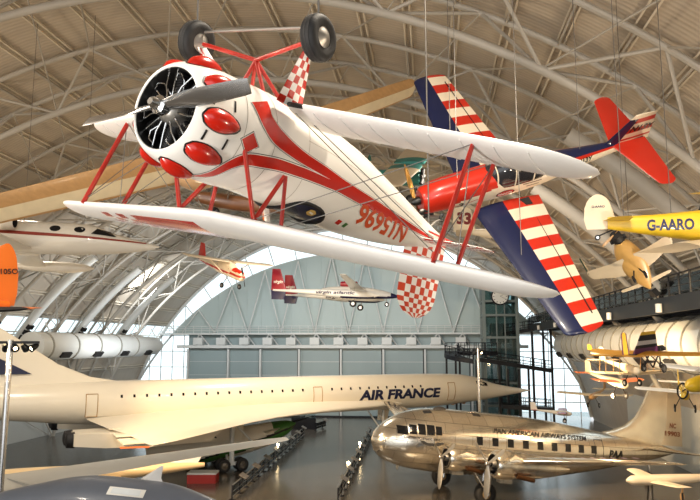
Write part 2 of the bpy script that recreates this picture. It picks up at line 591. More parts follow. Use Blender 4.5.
# cross bracing between neighbouring trusses
for k in range(len(TR) - 1):
    m = MB(); ya, yb = TR[k], TR[k + 1]
    for i in range(2, len(ANG) - 1):
        a = ANG[i]; c = ANG[i + 1]
        m.tube(arc(a, RI + .1, ya), arc((a + c) / 2, RO, yb - 2), 0.045, 0, 6, caps=False)
        m.tube(arc((a + c) / 2, RO, ya + 2), arc(c, RI + .1, yb), 0.045, 0, 6, caps=False)
    m.build('ceiling_brace', M_['steel_grey'], kind='structure')

# air drops that follow the arch between the trusses, with louvred ends
for y in [t + 3.4 for t in TR[3:-1]]:
    for a0, a1, sg in ((146, 127, 1), (38, 56, -1)):
        if sg < 0 and (y > 45 or y < 26):
            continue
        m = MB(); pts = [arc(a0 + (a1 - a0) * i / 12, 33.6, y) for i in range(13)]
        m.path(pts, .42, 0, 14)
        d = (pts[1] - pts[0]).normalized(); side = Vector((0, 1, 0)); inw = d.cross(side); inw = inw if inw.dot(Vector((AX, y, AZ)) - pts[0]) > 0 else -inw
        for q in range(3):
            c = pts[0] + d * (.5 + q * .62) + inw * .38
            m.box(c, (.45, .8, .3), 1, Matrix((d, side, d.cross(side))).transposed())
        tag(m.build('air_duct', [M_['white_steel'] if sg > 0 else M_['steel_grey'], M_['dark']]), '%s curved air duct from the end wall along the %s haunch of the vault' % (('seventh', 'sixth', 'fifth', 'fourth', 'third', 'second', 'first')[TR[3:-1].index(y - 3.4)], 'left' if sg > 0 else 'right'), 'duct', 'air ducts along the vault')

# ---- end wall
YW = 107.0
tw = mat('pale_teal_cladding', (176, 190, 188), 0.5, 0, 0.03, 0.3, stretch=(1, 1, 0.1))
dw = mat('hangar_door_panel', (150, 166, 168), 0.45, 0, 0.04, 0.4, stretch=(1, 1, 0.2))
cz2, r2 = -14.0, 39.5
zt = 12.6
hw = math.sqrt(r2**2 - (zt - cz2)**2)
pts = []
aa = math.degrees(math.asin((zt - cz2) / r2))
for i in range(41):
    a = math.radians(aa + (180 - 2 * aa) * i / 40)
    pts.append((AX + r2 * math.cos(a), YW, cz2 + r2 * math.sin(a)))
m = MB(); m.plate(pts, (0, 1, 0), .3)
for i in range(-13, 14):                       # standing seams of the cladding
    x = AX + i * 2.4; h = cz2 + math.sqrt(max(0, r2**2 - (x - AX)**2))
    if h > zt + .3:
        m.box((x, YW - .17, (zt + h) / 2), (.05, .06, h - zt))
m.build('wall_far', tw, kind='structure')
XL, XR = -38.6, 13.2
m = MB(); m.box(((XL + XR) / 2, YW, zt / 2), (XR - XL, .3, zt)); m.build('wall_far_lower', dw, kind='structure')
# sliding hangar doors with their deep vertical posts
XD = [XL, -32.0, -26.8, -20.6, -14.0, -7.4, -1.0, 6.0, XR]
for i in range(len(XD) - 1):
    m = MB(); a, c = XD[i], XD[i + 1]
    m.box(((a + c) / 2, YW - .35, 5.2), (c - a - .12, .3, 10.4))
    for q in range(1, 5):
        m.box(((a + c) / 2, YW - .52, 2.1 * q), (c - a - .14, .04, .06), 1)
    m.box((a + .22, YW - .75, 5.2), (.28, .7, 10.3), 1)
    m.box((a - .05 + .0, YW - .56, 5.2), (.1, .1, 10.4), 2)
    m.build('door_%d' % (i + 1), [dw, M_['white_steel'], M_['dark']], kind='structure')
m = MB()
m.box(((XL + XR) / 2, YW - .8, 10.75), (XR - XL + 3, 1.3, .5)); m.box(((XL + XR) / 2, YW - .9, 12.75), (XR - XL + 9, 1.9, .25))
for q in range(14):
    x = XL + 2 + q * 3.75
    m.box((x, YW - 1.1, 11.6), (1.5, 1.2, 1.1), 0); m.bar((x - .9, YW - .4, 10.9), (x + .2, YW - 1.7, 12.6), .18, .18)
    m.bar((x + 1.5, YW - .4, 10.9), (x + .4, YW - 1.7, 12.6), .18, .18)
m.build('trim_1', M_['white_steel'], kind='structure')
m = MB()                                        # guard rail on that ledge
for z in (13.25, 13.6, 13.95):
    m.tube((XL - 4, YW - 1.7, z), (XR + 4, YW - 1.7, z), .05, 0, 6)
for q in range(46):
    x = XL - 4 + q * 1.32; m.tube((x, YW - 1.7, 12.8), (x, YW - 1.7, 14), .04, 0, 6)
m.build('trim_2', M_['white_steel'], kind='structure')
m = MB(); x = XL - 1; k = 0                     # zigzag of slender struts in front of the cladding
while x < XR + 2:
    za = cz2 + math.sqrt(max(1, r2**2 - (x + 2.7 - AX)**2)) - .3
    if za > zt + 1:
        m.tube((x, YW - .6, 12.9), (x + 2.7, YW - .9, za), .11, 0, 6); m.tube((x + 5.4, YW - .6, 12.9), (x + 2.7, YW - .9, za), .11, 0, 6)
    x += 5.4
m.build('trim_3', M_['white_steel'], kind='structure')
m = MB(); m.box((-21.5, YW - 1.05, .12), (36, .5, .24)); m.build('baseboard_far', M_['dark_steel'], kind='structure')

# crescent of glazing round the cladding
m = MB()
A = [12 + 156 * i / 72 for i in range(73)]
m.path([arc(a, 36.8, YW) for a in A], .25, 0, 8)
ins = []
for i in range(73):
    a = math.radians(A[i]); q = Vector((AX + r2 * math.cos(a), YW, cz2 + r2 * math.sin(a)))
    ins.append(q)
m.path([p for p in ins if p.z > 0.5 and (p - Vector((AX, YW, AZ))).length < 36.9], .16, 0, 6)
for i in range(1, 72, 3):
    p = arc(A[i], 36.8, YW); d = Vector((AX, YW, cz2)) - p; q = Vector((AX, YW, cz2)) - d.normalized() * r2
    if q.z > 0:
        m.bar(p, q, .1, .16, 0)
for x in [XL - .8 - 1.9 * i for i in range(5)]:
    h = AZ + math.sqrt(max(1, 36.8**2 - (x - AX)**2)); m.bar((x, YW, 0), (x, YW, max(.5, h)), .1, .16)
for x in [XR + .2 + 2.2 * i for i in range(6)]:
    h = AZ + math.sqrt(max(1, 36.8**2 - (x - AX)**2)); m.bar((x, YW, 0), (x, YW, max(.5, h)), .1, .16)
for z in (2.5, 5, 7.5, 10, 12.5):
    h = math.sqrt(36.8**2 - (z - AZ)**2)
    m.bar((AX - h, YW, z), (XL, YW, z), .1, .12); m.bar((XR, YW, z), (AX + h, YW, z), .1, .12)
w = m.build('window_3', M_['white_steel'], kind='structure')
g = MB(); vs = []; fs = []
for i, a in enumerate(A):
    vs.append(arc(a, 36.8, YW + .2)); vs.append(Vector((AX, YW + .2, 2)))
g.add(vs, [(2 * i, 2 * i + 2, 2 * i + 3, 2 * i + 1) for i in range(72)])
g.add([(AX - 36, YW + .2, 0), (AX + 36, YW + .2, 0), (AX + 35, YW + .2, 2), (AX - 35, YW + .2, 2)], [(0, 1, 2, 3)])
g.build('window_pane', M_['pane'], w)

# side walls under the clerestory
sw = mat('side_wall_panel', (196, 198, 194), 0.55, 0, 0.04, 0.3)
m = MB(); m.box((-47.2, (Y0 + Y1) / 2, 4.6), (.4, Y1 - Y0, 9.2)); m.build('wall_left', sw, kind='structure')
m = MB(); m.box((22.6, (Y0 + Y1) / 2 - 12, 4.6), (.4, Y1 - Y0 - 24, 9.2)); m.build('wall_right', sw, kind='structure')

# ---- big round ducts along both sides
def duct(y0, y1, x, z, r, ring, label):
    m = MB(); n = 32; prof = [(r * .4, y0)] if False else []
    t = thing('ventilation_duct', label, 'duct', (x, y0, z))
    m.lathe([(r, 0), (r, y1 - y0 - 6), (r * .86, y1 - y0 - 4.5), (r * .86, y1 - y0 - 1.6), (r * .55, y1 - y0)], (0, 0, 0), (0, 1, 0), n, 0, True)
    y = 1.5
    while y < y1 - y0 - 6:
        m.lathe([(r * .99, y - .1), (r + .07, y - .1), (r + .07, y + .1), (r * .99, y + .1)], (0, 0, 0), (0, 1, 0), n, 1); y += ring
    m.build('duct_shell', [M_['white_steel'], mat('seam_grey', (150, 148, 140), .5, .2)], t)
    s = 1 if x < 0 else -1; y = 4
    while y < y1 - y0 - 4:
        g = MB(); g.box((s * r * .8, y, -r * .62), (.3, 1.6, .55), 0, Matrix.Rotation(s * .65, 3, 'Y')); y += 6.2
        g.build('outlet_grille', M_['dark'], t)
    y = 3
    while y < y1 - y0:
        h = MB(); h.bar((0, y, r * .95), (-s * .6, y, r + .9), .1, .1, 0); h.build('hanger_strap', M_['white_steel'], t); y += 12
    return t


duct(22, 86, 16.2, 11.0, 1.75, 2.6, 'long white ribbed duct under the dark elevated walkway')
duct(56, 84, -34.4, 10.9, 1.25, 4.5, 'long white duct low along the vault behind the light pole')

# ---- elevated walkway with glass and steel railing
m = MB(); wx0, wx1, wy0, wy1, wz = 13.4, 16.2, 8.0, 96.0, 13.7
wk = thing('elevated_walkway', 'dark elevated walkway with railing above the white ribbed duct', 'walkway', (14.8, wy0, wz)); 
wk['kind'] = 'structure'
ox, oy, oz = 14.8, wy0, wz
def lw(x, y, z):
    return (x - ox, y - oy, z - oz)
m.box(lw(14.8, (wy0 + wy1) / 2, wz - .1), (2.8, wy1 - wy0, .2))
for x in (wx0, wx1):
    m.box(lw(x, (wy0 + wy1) / 2, wz - .45), (.16, wy1 - wy0, .9))
y = wy0
while y < wy1:
    m.box(lw(14.8, y, wz - .5), (2.8, .14, .6)); y += 2.5
m.build('walkway_deck', M_['dark_steel'], wk)
for x in (wx0, wx1):
    m = MB(); y = wy0
    for z in (.15, .5, .85):
        m.tube(lw(x, wy0, wz + z), lw(x, wy1, wz + z), .025, 0, 6)
    m.tube(lw(x, wy0, wz + 1.15), lw(x, wy1, wz + 1.15), .05, 0, 8)
    while y < wy1:
        m.box(lw(x, y, wz + .55), (.1, .12, 1.2)); y += 1.6
    m.build('walkway_railing', M_['dark_steel'], wk)
    g = MB(); g.box(lw(x, (wy0 + wy1) / 2, wz + .55), (.02, wy1 - wy0, .9)); g.build('railing_panel', M_['pane'], wk)
m = MB(); y = 30
while y < wy1:
    m.tube(lw(wx0 - .3, y, wz - .85), lw(wx0 - .3, y, wz - .35), .18, 0, 10); y += 11
m.build('walkway_spotlight', M_['white_steel'], wk)

# ---- glazed lift tower with its clock, stair ramp round it
TX, TY, TW, TZ = 9.5, 96.0, 4.4, 19.6
lt = thing('lift_tower', 'glazed grey steel lift tower with a clock near its top', 'lift tower', (TX, TY, 0)); lt['kind'] = 'structure'
m = MB(); h = TW / 2
gs = mat('tower_steel', (108, 118, 116), .45, .3, .05, 1)
for sx in (-1, 1):
    for sy in (-1, 1):
        m.box((sx * h, sy * h, TZ / 2), (.42, .42, TZ))
    m.box((sx * .55, -h, TZ / 2), (.16, .2, TZ))
for z in [0.2, 3, 6, 9, 12, 15, 16.9, 19.0]:
    for s in (-1, 1):
        m.box((0, s * h, z), (TW, .26, .3)); m.box((s * h, 0, z), (.26, TW, .3))
m.box((0, 0, TZ + .1), (TW + .7, TW + .7, .3))
m.build('tower_frame', gs, lt)
g = MB()
for s in (-1, 1):
    g.add([(-h, s * h, 0), (h, s * h, 0), (h, s * h, TZ), (-h, s * h, TZ)], [(0, 1, 2, 3)]); g.add([(s * h, -h, 0), (s * h, h, 0), (s * h, h, TZ), (s * h, -h, TZ)], [(0, 1, 2, 3)])
g.build('tower_glass', glass('tower_glass', (176, 198, 198), .9), lt)
m = MB(); m.box((0, .2, 12.6), (2.4, 2.6, 2.6)); m.box((0, .4, 6), (.5, .3, 12), 0); m.build('lift_car', mat('lift_car', (96, 108, 108), .4, .4), lt)
ck = thing('wall_clock', 'round white clock at the top of the grey lift tower', 'clock', (TX, TY - h - .25, 17.5))
m = MB(); m.lathe([(0, -.06), (1.05, -.06), (1.2, -.1), (1.22, .16), (0, .16)], (0, 0, 0), (0, 1, 0), 40); m.build('clock_case', M_['dark_steel'], ck)
m = MB(); m.lathe([(0, -.09), (1.02, -.09), (1.02, -.05)], (0, 0, 0), (0, 1, 0), 40); m.build('clock_face', mat('clock_white', (222, 220, 212), .6), ck)
m = MB()
for i in range(12):
    a = PI / 6 * i; m.box((.86 * math.sin(a), -.11, .86 * math.cos(a)), (.07, .03, .2), 0, Matrix.Rotation(a, 3, 'Y'))
m.build('hour_mark', M_['black'], ck)
for nm, a, l, w in (('hour_hand', 1.05, .5, .08), ('minute_hand', 2.0, .78, .05)):
    m = MB(); m.bar((0, -.13, 0), (l * math.sin(a), -.13, l * math.cos(a)), .03, w, 0, up=(0, 1, 0)); m.build(nm, M_['black'], ck)
# curved ramp
rp = thing('curved_ramp', 'dark steel ramp curving round the left of the lift tower', 'ramp', (5.4, 90.5, 0)); rp['kind'] = 'structure'
m = MB(); ra = MB(); po = MB(); n = 26; R0, R1 = 3.5, 1.9
def rpt(t, r):
    a = math.radians(20 + 250 * t)
    return Vector((r * math.cos(a), r * math.sin(a) * .9, 10.2 - 2.2 * max(0, t - .55)))
for r, q in ((R0, .05), (R1, .05)):
    for zz in (.35, .7, 1.1):
        ra.path([rpt(i / n, r) + Vector((0, 0, zz)) for i in range(n + 1)], .05 if zz > 1 else .03, 0, 6)
    for i in range(0, n + 1, 2):
        p = rpt(i / n, r); ra.tube(p, p + Vector((0, 0, 1.1)), .05, 0, 6)
rings = []
for i in range(n + 1):
    a, c = rpt(i / n, R0 + .1), rpt(i / n, R1 - .1); d = Vector((0, 0, -.55)); rings.append([a, c, c + d, a + d])
m.loft(rings, 0, True, False); m.build('ramp_deck', M_['dark_steel'], rp)
e = rpt(1, (R0 + R1) / 2)
# straight flights to the right, behind and in front of the tower
def flight(p, q):
    p = Vector(p); q = Vector(q)
    o = MB(); o.bar(p, q, 1.7, .5, 0); o.build('ramp_deck', M_['dark_steel'], rp)
    d = (q - p).normalized(); s = Vector((0, 0, 1)).cross(d).normalized()
    for k in (-.85, .85):
        for z in (.4, .75, 1.2):
            ra.tube(p + s * k + Vector((0, 0, z)), q + s * k + Vector((0, 0, z)), .04, 0, 6)
        L_ = (q - p).length; i = 0.0
        while i < L_:
            w = p + d * i + s * k; ra.tube(w, w + Vector((0, 0, 1.2)), .05, 0, 6); i += 1.4
flight((.5, -2.6, 9.2), (9.7, -1.4, 7.8)); flight((4.5, 4.4, 12.5), (9.2, 4.4, 13.2)); flight((3.5, -1.4, 3.4), (9.7, -1.4, 3.0)); flight((-3, -1.4, 5.8), (4, -1.6, 5.4))
for x, y, z in ((-3.3, 0, 10), (-2.2, -2.2, 9.8), (-1.5, 2.6, 10), (.3, -3.2, 9.2), (3.2, -2.2, 9), (4.4, -1.0, 8), (5.6, -2, 8), (6.8, -2, 8), (7.7, .2, 13), (9.7, -2, 13.2), (9.7, 4, 13.2), (6.4, 4.4, 13)):
    po.box((x, y, z / 2), (.26, .26, z))
ra.build('ramp_railing', M_['dark_steel'], rp); po.build('ramp_post', M_['dark_steel'], rp)
# ------------------------------------------------------------------ red and white aerobatic biplane, hung upside down
JR = Matrix(((-0.4192, -0.8823, -0.2141), (-0.9067, 0.4187, 0.05), (0.0455, 0.2151, -0.9755)))
JT = Vector((-2.294, 5.451, 13.063))
jm = thing('aerobatic_biplane', 'red and white biplane hanging upside down, N15696 on its flank', 'aeroplane', JT, JR)
W, RD, BK = M_['white'], M_['red'], M_['black']
jb = Body([(-.05, 0, .395, .395, .395, 2), (-.09, 0, .43, .43, .43, 2), (-.18, 0, .465, .465, .47, 2), (-.38, 0, .50, .50, .51, 2), (-.75, 0, .515, .515, .535, 2), (-1.1, .01, .48, .49, .57, 2.05),
           (-1.5, .03, .45, .48, .60, 2.2), (-2.1, .05, .42, .48, .62, 2.3), (-2.8, .08, .39, .48, .59, 2.4), (-3.6, .11, .31, .43, .49, 2.4), (-4.5, .14, .21, .33, .36, 2.2), (-5.3, .16, .10, .20, .23, 2.1), (-5.95, .17, .035, .10, .12, 2)])
m = MB()
xs = list(np.linspace(-5.95, -.6, 70)) + list(np.linspace(-.57, -.05, 24))
CKP = (-2.75, -1.85)
def jmat(x, th, p):
    return 0
jb.mesh(m, xs=xs, nt=56, mat=jmat, caps=False)
m.add([jb.pt(-5.95, 2 * PI * k / 20) for k in range(20)], [tuple(range(20))])
# lip rolled inwards
m.lathe([(.395, .05), (.382, .05), (.374, .06)], (0, 0, 0), (-1, 0, 0), 56)
m.lathe([(.374, .06), (.372, .08), (.372, .34)], (0, 0, 0), (-1, 0, 0), 56, 2)
# painted stripes with thin dark outlines, both flanks
D = math.radians
for s in (0, 1):
    def th(a):                                # a: degrees on the starboard flank, mirrored to port
        return D(a) if s else D(180 - a)
    up = [(-.76, th(216), .15), (-.83, th(200), .11), (-.98, th(190), .095), (-1.24, th(184.5), .075), (-1.55, th(182), .062), (-1.96, th(181), .055), (-2.35, th(180), .05), (-3.1, th(179), .048), (-4, th(178), .038), (-5.6, th(177), .015)]
    lo = [(-.45, th(98), .012), (-.49, th(106), .028), (-.53, th(116), .042), (-.58, th(136), .052), (-.70, th(150), .057), (-.98, th(157), .057), (-1.3, th(164), .052), (-1.64, th(169), .05), (-2.04, th(172), .046), (-2.43, th(174), .044), (-3.1, th(174), .04), (-4, th(175), .033), (-5.6, th(177), .015)]
    for pth in (up, lo):
        jb.band(m, [(x, t, w + .016) for x, t, w in pth], 2, .0025, 90, 6)
        jb.band(m, [(x, t, w + .009) for x, t, w in pth], 0, .0040, 90, 6)
        jb.band(m, pth, 1, .0055, 90, 6)
    for k, (w, off, mi) in enumerate(((.115, .003, 2), (.105, .004, 0), (.098, .0055, 1))):
        c = (-.66, th(168)); a = w / .52
        jb.patch(m, [(c[0] + w * 1.15, c[1]), (c[0], c[1] + a), (c[0] - w * 1.15, c[1]), (c[0], c[1] - a)], mi, off)
# dark line of the cowling joint and panel seams
for x, hw in ((-1.02, .004), (-1.62, .003), (-.56, .003)):
    jb.band(m, [(x, D(a), hw) for a in range(0, 361, 15)], 3, .002, 120, 2)
for a in (200, 230, 310, 340):
    jb.band(m, [(-1.6, D(a), .002), (-3, D(a), .002), (-5, D(a), .002)], 3, .0015, 30, 2)
fus = m.build('fuselage', [W, RD, BK, mat('seam_line', (150, 140, 128), .6)], jm)
# registration on both flanks (as painted on the upright machine)
for s in (-1, 1):
    m = MB()
    def fn(x, y, s=s):
        X = -4.46 + x if s < 0 else -2.9 - x
        return jb.side(X, .165 + y, s, .007)
    letter(m, 'N15696', 1.56, .26, fn, 0, .03)
    m.build('registration_lettering', mat('orange_red_lettering', (206, 74, 22), .35), fus)
# vents
for x, a in ((-.17, 156), (-.40, 156), (-.17, 196), (-.40, 196), (-.17, 24), (-.40, 24)):
    m = MB(); jb.band(m, [(x, D(a - 6), .011), (x, D(a), .011), (x, D(a + 6), .011)], 0, .004, 6, 2); m.build('cowl_vent', BK, fus)
# red teardrop covers over the rocker boxes
for k in range(9):
    a = D(176 + 40 * k)
    m = MB(); n = 14; rows = []
    for i in range(n + 1):
        u = i / n; x = -.10 - .39 * u
        wdt = 0.10 * (math.sin(PI * min(1, u ** .75)) ** .62) + .001
        row = []
        for j in range(-6, 7):
            v = j / 6; hgt = .075 * (1 - v * v) ** .75 * math.sin(PI * u ** .7) ** .6
            row.append(jb.pt(x, a + v * wdt / .5, hgt + .002 + (.002 if abs(v) > .9 else 0)))
        rows.append(row)
    m.loft(rows, 0, False, True, False)
    o = []
    for i in range(n + 1):
        u = i / n; o.append((-.10 - .39 * u, 0.10 * (math.sin(PI * min(1, u ** .75)) ** .62)))
    ol = [(x + .012 * (1 if i < 3 else -1 if i > n - 3 else 0), a + (w + .012) / .5) for i, (x, w) in enumerate(o)] + [(x + .012 * (1 if i < 3 else -1 if i > n - 3 else 0), a - (w + .012) / .5) for i, (x, w) in reversed(list(enumerate(o)))]
    jb.patch(m, ol, 1, .0022)
    m.build('cylinder_fairing', [RD, BK], jm)
# cockpit: dark opening with padded rim on top, behind the upper wing
m = MB()
ck = [(-2.06 + .36 * math.copysign(abs(math.cos(t)) ** .7, math.cos(t)), D(90) + .80 * math.copysign(abs(math.sin(t)) ** .7, math.sin(t))) for t in np.linspace(0, 2 * PI, 33)[:-1]]
jb.patch(m, ck, 0, .005)
m.path([jb.pt(x, t, .012) for x, t in ck], .022, 1, 8, closed=True)
m.build('cockpit_opening', [M_['navy'], M_['dark']], jm)
m = MB(); n = 10
rows = []
for i in range(n + 1):
    t = -1 + 2 * i / n
    rows.append([jb.pt(-1.68 - .10 * abs(t), D(90) + .62 * t, .0), jb.pt(-1.77 - .12 * abs(t), D(90) + .5 * t, .17 * (1 - .5 * t * t))])
m.loft(rows, 0, False, True, False); m.build('windscreen', M_['clear'], jm)
m = MB(); jb.band(m, [(-2.06, D(124), .03), (-2.13, D(122), .05), (-2.20, D(120), .03)], 0, .012, 16, 4); jb.band(m, [(-2.09, D(123), .012), (-2.17, D(121), .012)], 1, .015, 8, 3)
m.build('crew_emblem', [mat('emblem_gold', (206, 172, 90), .4), M_['white']], jm)
for q, (x, dx) in enumerate(((-2.62, .09), (-2.78, .07))):
    m = MB(); jb.patch(m, [(x, D(134)), (x - dx, D(133)), (x - dx, D(122)), (x, D(123))], 0, .006); m.build('flank_badge', (RD, M_['green'])[q], fus)

# radial engine
en = MB()
en.lathe([(0, -.02), (.07, -.05), (.12, -.1), (.13, -.2), (.12, -.34), (0, -.34)], (0, 0, 0), (1, 0, 0), 30, 0)
en.lathe([(0, -.36), (.373, -.36), (.373, -.34), (0, -.34)], (0, 0, 0), (1, 0, 0), 40, 1)
eng = en.build('engine_case', [M_['alu_dull'], M_['dark']], jm)
for k in range(7):
    a = 2 * PI * (k + .5) / 7; d = Vector((0, math.cos(a), math.sin(a))); t = Vector((0, -math.sin(a), math.cos(a))); o = Vector((-.24, 0, 0))
    c = MB()
    c.tube(o + d * .12, o + d * .36, .055, 0, 16)
    for i in range(9):
        c.lathe([(.05, -.004), (.078, -.004), (.078, .004), (.05, .004)], o + d * (.17 + .025 * i), d, 18, 0)
    c.build('cylinder', mat('engine_black', (34, 33, 34), .45, .3), eng)
    p = MB()
    for s in (-1, 1):
        p.path([Vector((-.10, 0, 0)) + d * .12 + t * .03 * s, Vector((-.10, 0, 0)) + d * .22 + t * .05 * s, Vector((-.13, 0, 0)) + d * .375 + t * .055 * s], .009, 0, 8)
    p.path([Vector((-.13, 0, 0)) + d * .34 - t * .055, Vector((-.11, 0, 0)) + d * .31 - t * .12, Vector((-.12, 0, 0)) + d * .24 - t * .15, Vector((-.16, 0, 0)) + d * .15 - t * .1], .008, 0, 8)
    p.build('pushrod_tube', M_['chrome'], eng)
# propeller
pr = MB(); pr.lathe([(0, .12), (.03, .12), (.05, .09), (.055, .05), (.085, .03), (.085, -.03), (.05, -.05)], (0, 0, 0), (1, 0, 0), 24)
pp = pr.build('propeller_hub', M_['alu'], jm)
th0 = math.atan2(.98, .187)
for s in (0, 1):
    b = MB(); blade(b, (0, 0, 0), -th0 + PI * s, .03, 1.0, .168, 0, pitch=-1.0, th=.09, square=True)
    b.build('propeller_blade', mat('brushed_aluminium_blade', (190, 190, 192), .26, 1.0, .05, 5, stretch=(6, 6, .5)), jm)

# wings
CK1, CK2 = 1, 0
def chk(y, c, n=.16, m_=.125):
    return (int(math.floor(y / n)) + int(math.floor(c / m_))) % 2
FW = M_['fabric_white']
yst = [.0, .25, .5] + [round(.62 + .16 * i, 3) for i in range(13)] + [2.6, 2.70]
cfu = [0, .01, .03, .07, .125, .25, .375, .5, .625, .75, .875, 1]
for s, side in ((1, 'port'), (-1, 'starboard')):
    def um(i, k, up, y, c, s=s):
        if up and .12 < c and y > .25 and y < 2.5:
            if s > 0 and y < 1.4:
                return 1 if c < .9 else 0
            if s > 0 and 1.4 < y < 2.1:
                return chk(y, c)
        return 0
    m = MB(); st = [(y, -.78 - .17 * max(0, y - .3), -1.84 - .06 * y, .785 + .033 * y) for y in yst]
    wing(m, st, um, cfu, t=.135, camber=.035, inc=.10, tip=.5, flip=s)
    w = m.build('upper_wing', [FW, RD], jm)
    a = MB(); a.bar((-1.62 - .06 * 1.0, s * 1.0, .80), (-1.72, s * 2.6, .875), .012, .012, 0, ); a.build('aileron_gap', BK, w)
    def lm_(i, k, up, y, c, s=s):
        return 0
    yl = [.42, .6, .72, .95] + [1.1 + .25 * i for i in range(7)] + [2.72]
    m = MB(); st = [(y, -1.13 - .12 * (y - .42), -2.02 - .09 * (y - .42), -.44 + .088 * (y - .42)) for y in yl]
    wing(m, st, lambda i, k, up, y, c: 1 if (y < .6 and c < .04) else 0, cfu, t=.12, camber=.03, inc=.055, tip=.56, flip=s)
    w = m.build('lower_wing', [FW, BK], jm)
    # rib tapes
    m = MB()
    for y in [.7 + .3 * i for i in range(8)]:
        xl, xt, z = -1.13 - .12 * (y - .42), -2.02 - .09 * (y - .42), -.44 + .088 * (y - .42)
        m.path([(xl - (xl - xt) * c, s * y, z + .055 * (xl - xt) * c + .03 * (xl - xt) * 4 * c * (1 - c) + foil(c, .12) * (xl - xt) + .002) for c in (.06, .15, .3, .5, .7, .85, .97)], .006, 0, 6)
    m.build('rib_tape', FW, w)
# interplane and centre struts, streamlined
for s in (1, -1):
    for a, b in (((-1.46, s * 2.3, -.22), (-1.12, s * 2.32, .87)), ((-2.00, s * 2.3, -.19), (-1.62, s * 2.3, .90))):
        m = MB(); m.tube(a, b, .032, 0, 12, flat=((1, 0, 0), .55)); m.build('interplane_strut', M_['red_dull'], jm)
    for a, b in (((-.64, s * .47, .17), (-.93, s * .5, .765)), ((-1.32, s * .45, .25), (-1.36, s * .5, .77)), ((-1.30, s * .45, .26), (-.95, s * .5, .765))):
        m = MB(); m.tube(a, b, .026, 0, 12, flat=((1, 0, 0), .6)); m.build('cabane_strut', M_['red_dull'], jm)
m = MB()
for s in (1, -1):
    for a, b in (((-1.25, s * .45, -.38), (-1.15, s * 2.28, .78)), ((-1.5, s * .45, -.38), (-1.6, s * 2.28, .78)), ((-.95, s * .5, .76), (-1.45, s * 2.28, -.22)), ((-1.36, s * .5, .77), (-1.98, s * 2.28, -.19)),
                 ((-1.45, s * 2.3, -.2), (-1.62, s * 2.3, .78)), ((-2.0, s * 2.3, -.19), (-1.15, s * 2.3, .78))):
        m.tube(a, b, .005, 0, 5)
m.build('flying_wire', M_['cable'], jm)

# undercarriage
ap = Vector((-1.02, 0, -.83))
for s in (1, -1):
    hub = Vector((-.93, s * .80, -1.0))
    for a, b, r in ((ap, hub, .022), (ap, (-1.05, s * .22, -.42), .02), (ap, (-1.35, s * .26, -.42), .02)):
        m = MB(); m.tube(a, b, r, 0, 10); m.build('axle_strut', M_['red_dull'], jm)
    wheel(jm, hub, (0, 1, -.12 * s), .222, .165, .10, hub=M_['alu_dull'], bulge=.035)
    m = MB()
    top, bot = Vector((-.93, s * .72, -.93)), Vector((-1.20, s * .40, -.42))
    n = 8; rings = []
    for i in range(n + 1):
        u = i / n; c = top.lerp(bot, u); hc = .05 + .155 * u
        rings.append([c + Vector((hc * (.5 - q) * 2 if False else hc * (1 - 2 * q), (1 if e else -1) * .016 * 4 * q * (1 - q) * (.6 + .4 * u), 0)) for e, q in [(1, i_ / 8) for i_ in range(9)] + [(0, i_ / 8) for i_ in range(7, 0, -1)]])
    m.loft(rings, lambda i, j: (i + (j if j < 8 else 15 - j) // 2) % 2, True, True)
    m.build('leg_fairing', [FW, RD], jm)
    if s > 0:
        m = MB(); m.tube((-.98, .72, -.93), (-1.02, .42, -.64), .035, 0, 12); m.tube((-1.0, .48, -.70), (-1.04, .32, -.50), .05, 1, 12); m.build('shock_leg', [W, BK], jm)
m = MB(); m.tube((-.93, .8, -1.11), (-.93, -.8, -1.11), .014, 0, 8); m.build('spreader_bar', M_['alu_dull'], jm)

# tail
def chk2(i, k, up, y, c):
    return (i + k) % 2
cft = [0, .125, .25, .375, .5, .625, .75, .875, 1.0]
m = MB()
zz = [.1 + .12 * i for i in range(9)]
st = [(z, -4.85 - .10 * max(0, z - .5), -6.24, 0) for z in zz]
wing(m, st, chk2, cft, t=.06, camber=0, tip=.36, axis='z', ntip=5)
fin = m.build('rudder', [W, mat('orange_red_check', (204, 62, 24), .35, coat=.3)], jm)
for s in (1, -1):
    m = MB(); st = [(y, -5.0 - .12 * y, -5.75, .24) for y in [.04 + .14 * i for i in range(7)]]
    wing(m, st, lambda i, k, up, y, c: 1 if (up and (i + k) % 2) else 0, cft, t=.06, camber=0, tip=.25, flip=s, ntip=3)
    m.build('tailplane', [FW, RD], jm)
    m = MB(); m.tube((-5.35, s * .06, .08), (-5.35, s * .6, .235), .014, 0, 8); m.build('tailplane_strut', M_['red_dull'], jm)
m = MB(); m.path([(-5.45, 0, .06), (-5.7, 0, -.12), (-5.9, 0, -.2)], .018, 0, 8); wheel(jm, (-5.88, 0, -.22), (0, 1, 0), .07, .05, name='tail_wheel'); m.build('tail_spring', M_['alu_dull'], jm)
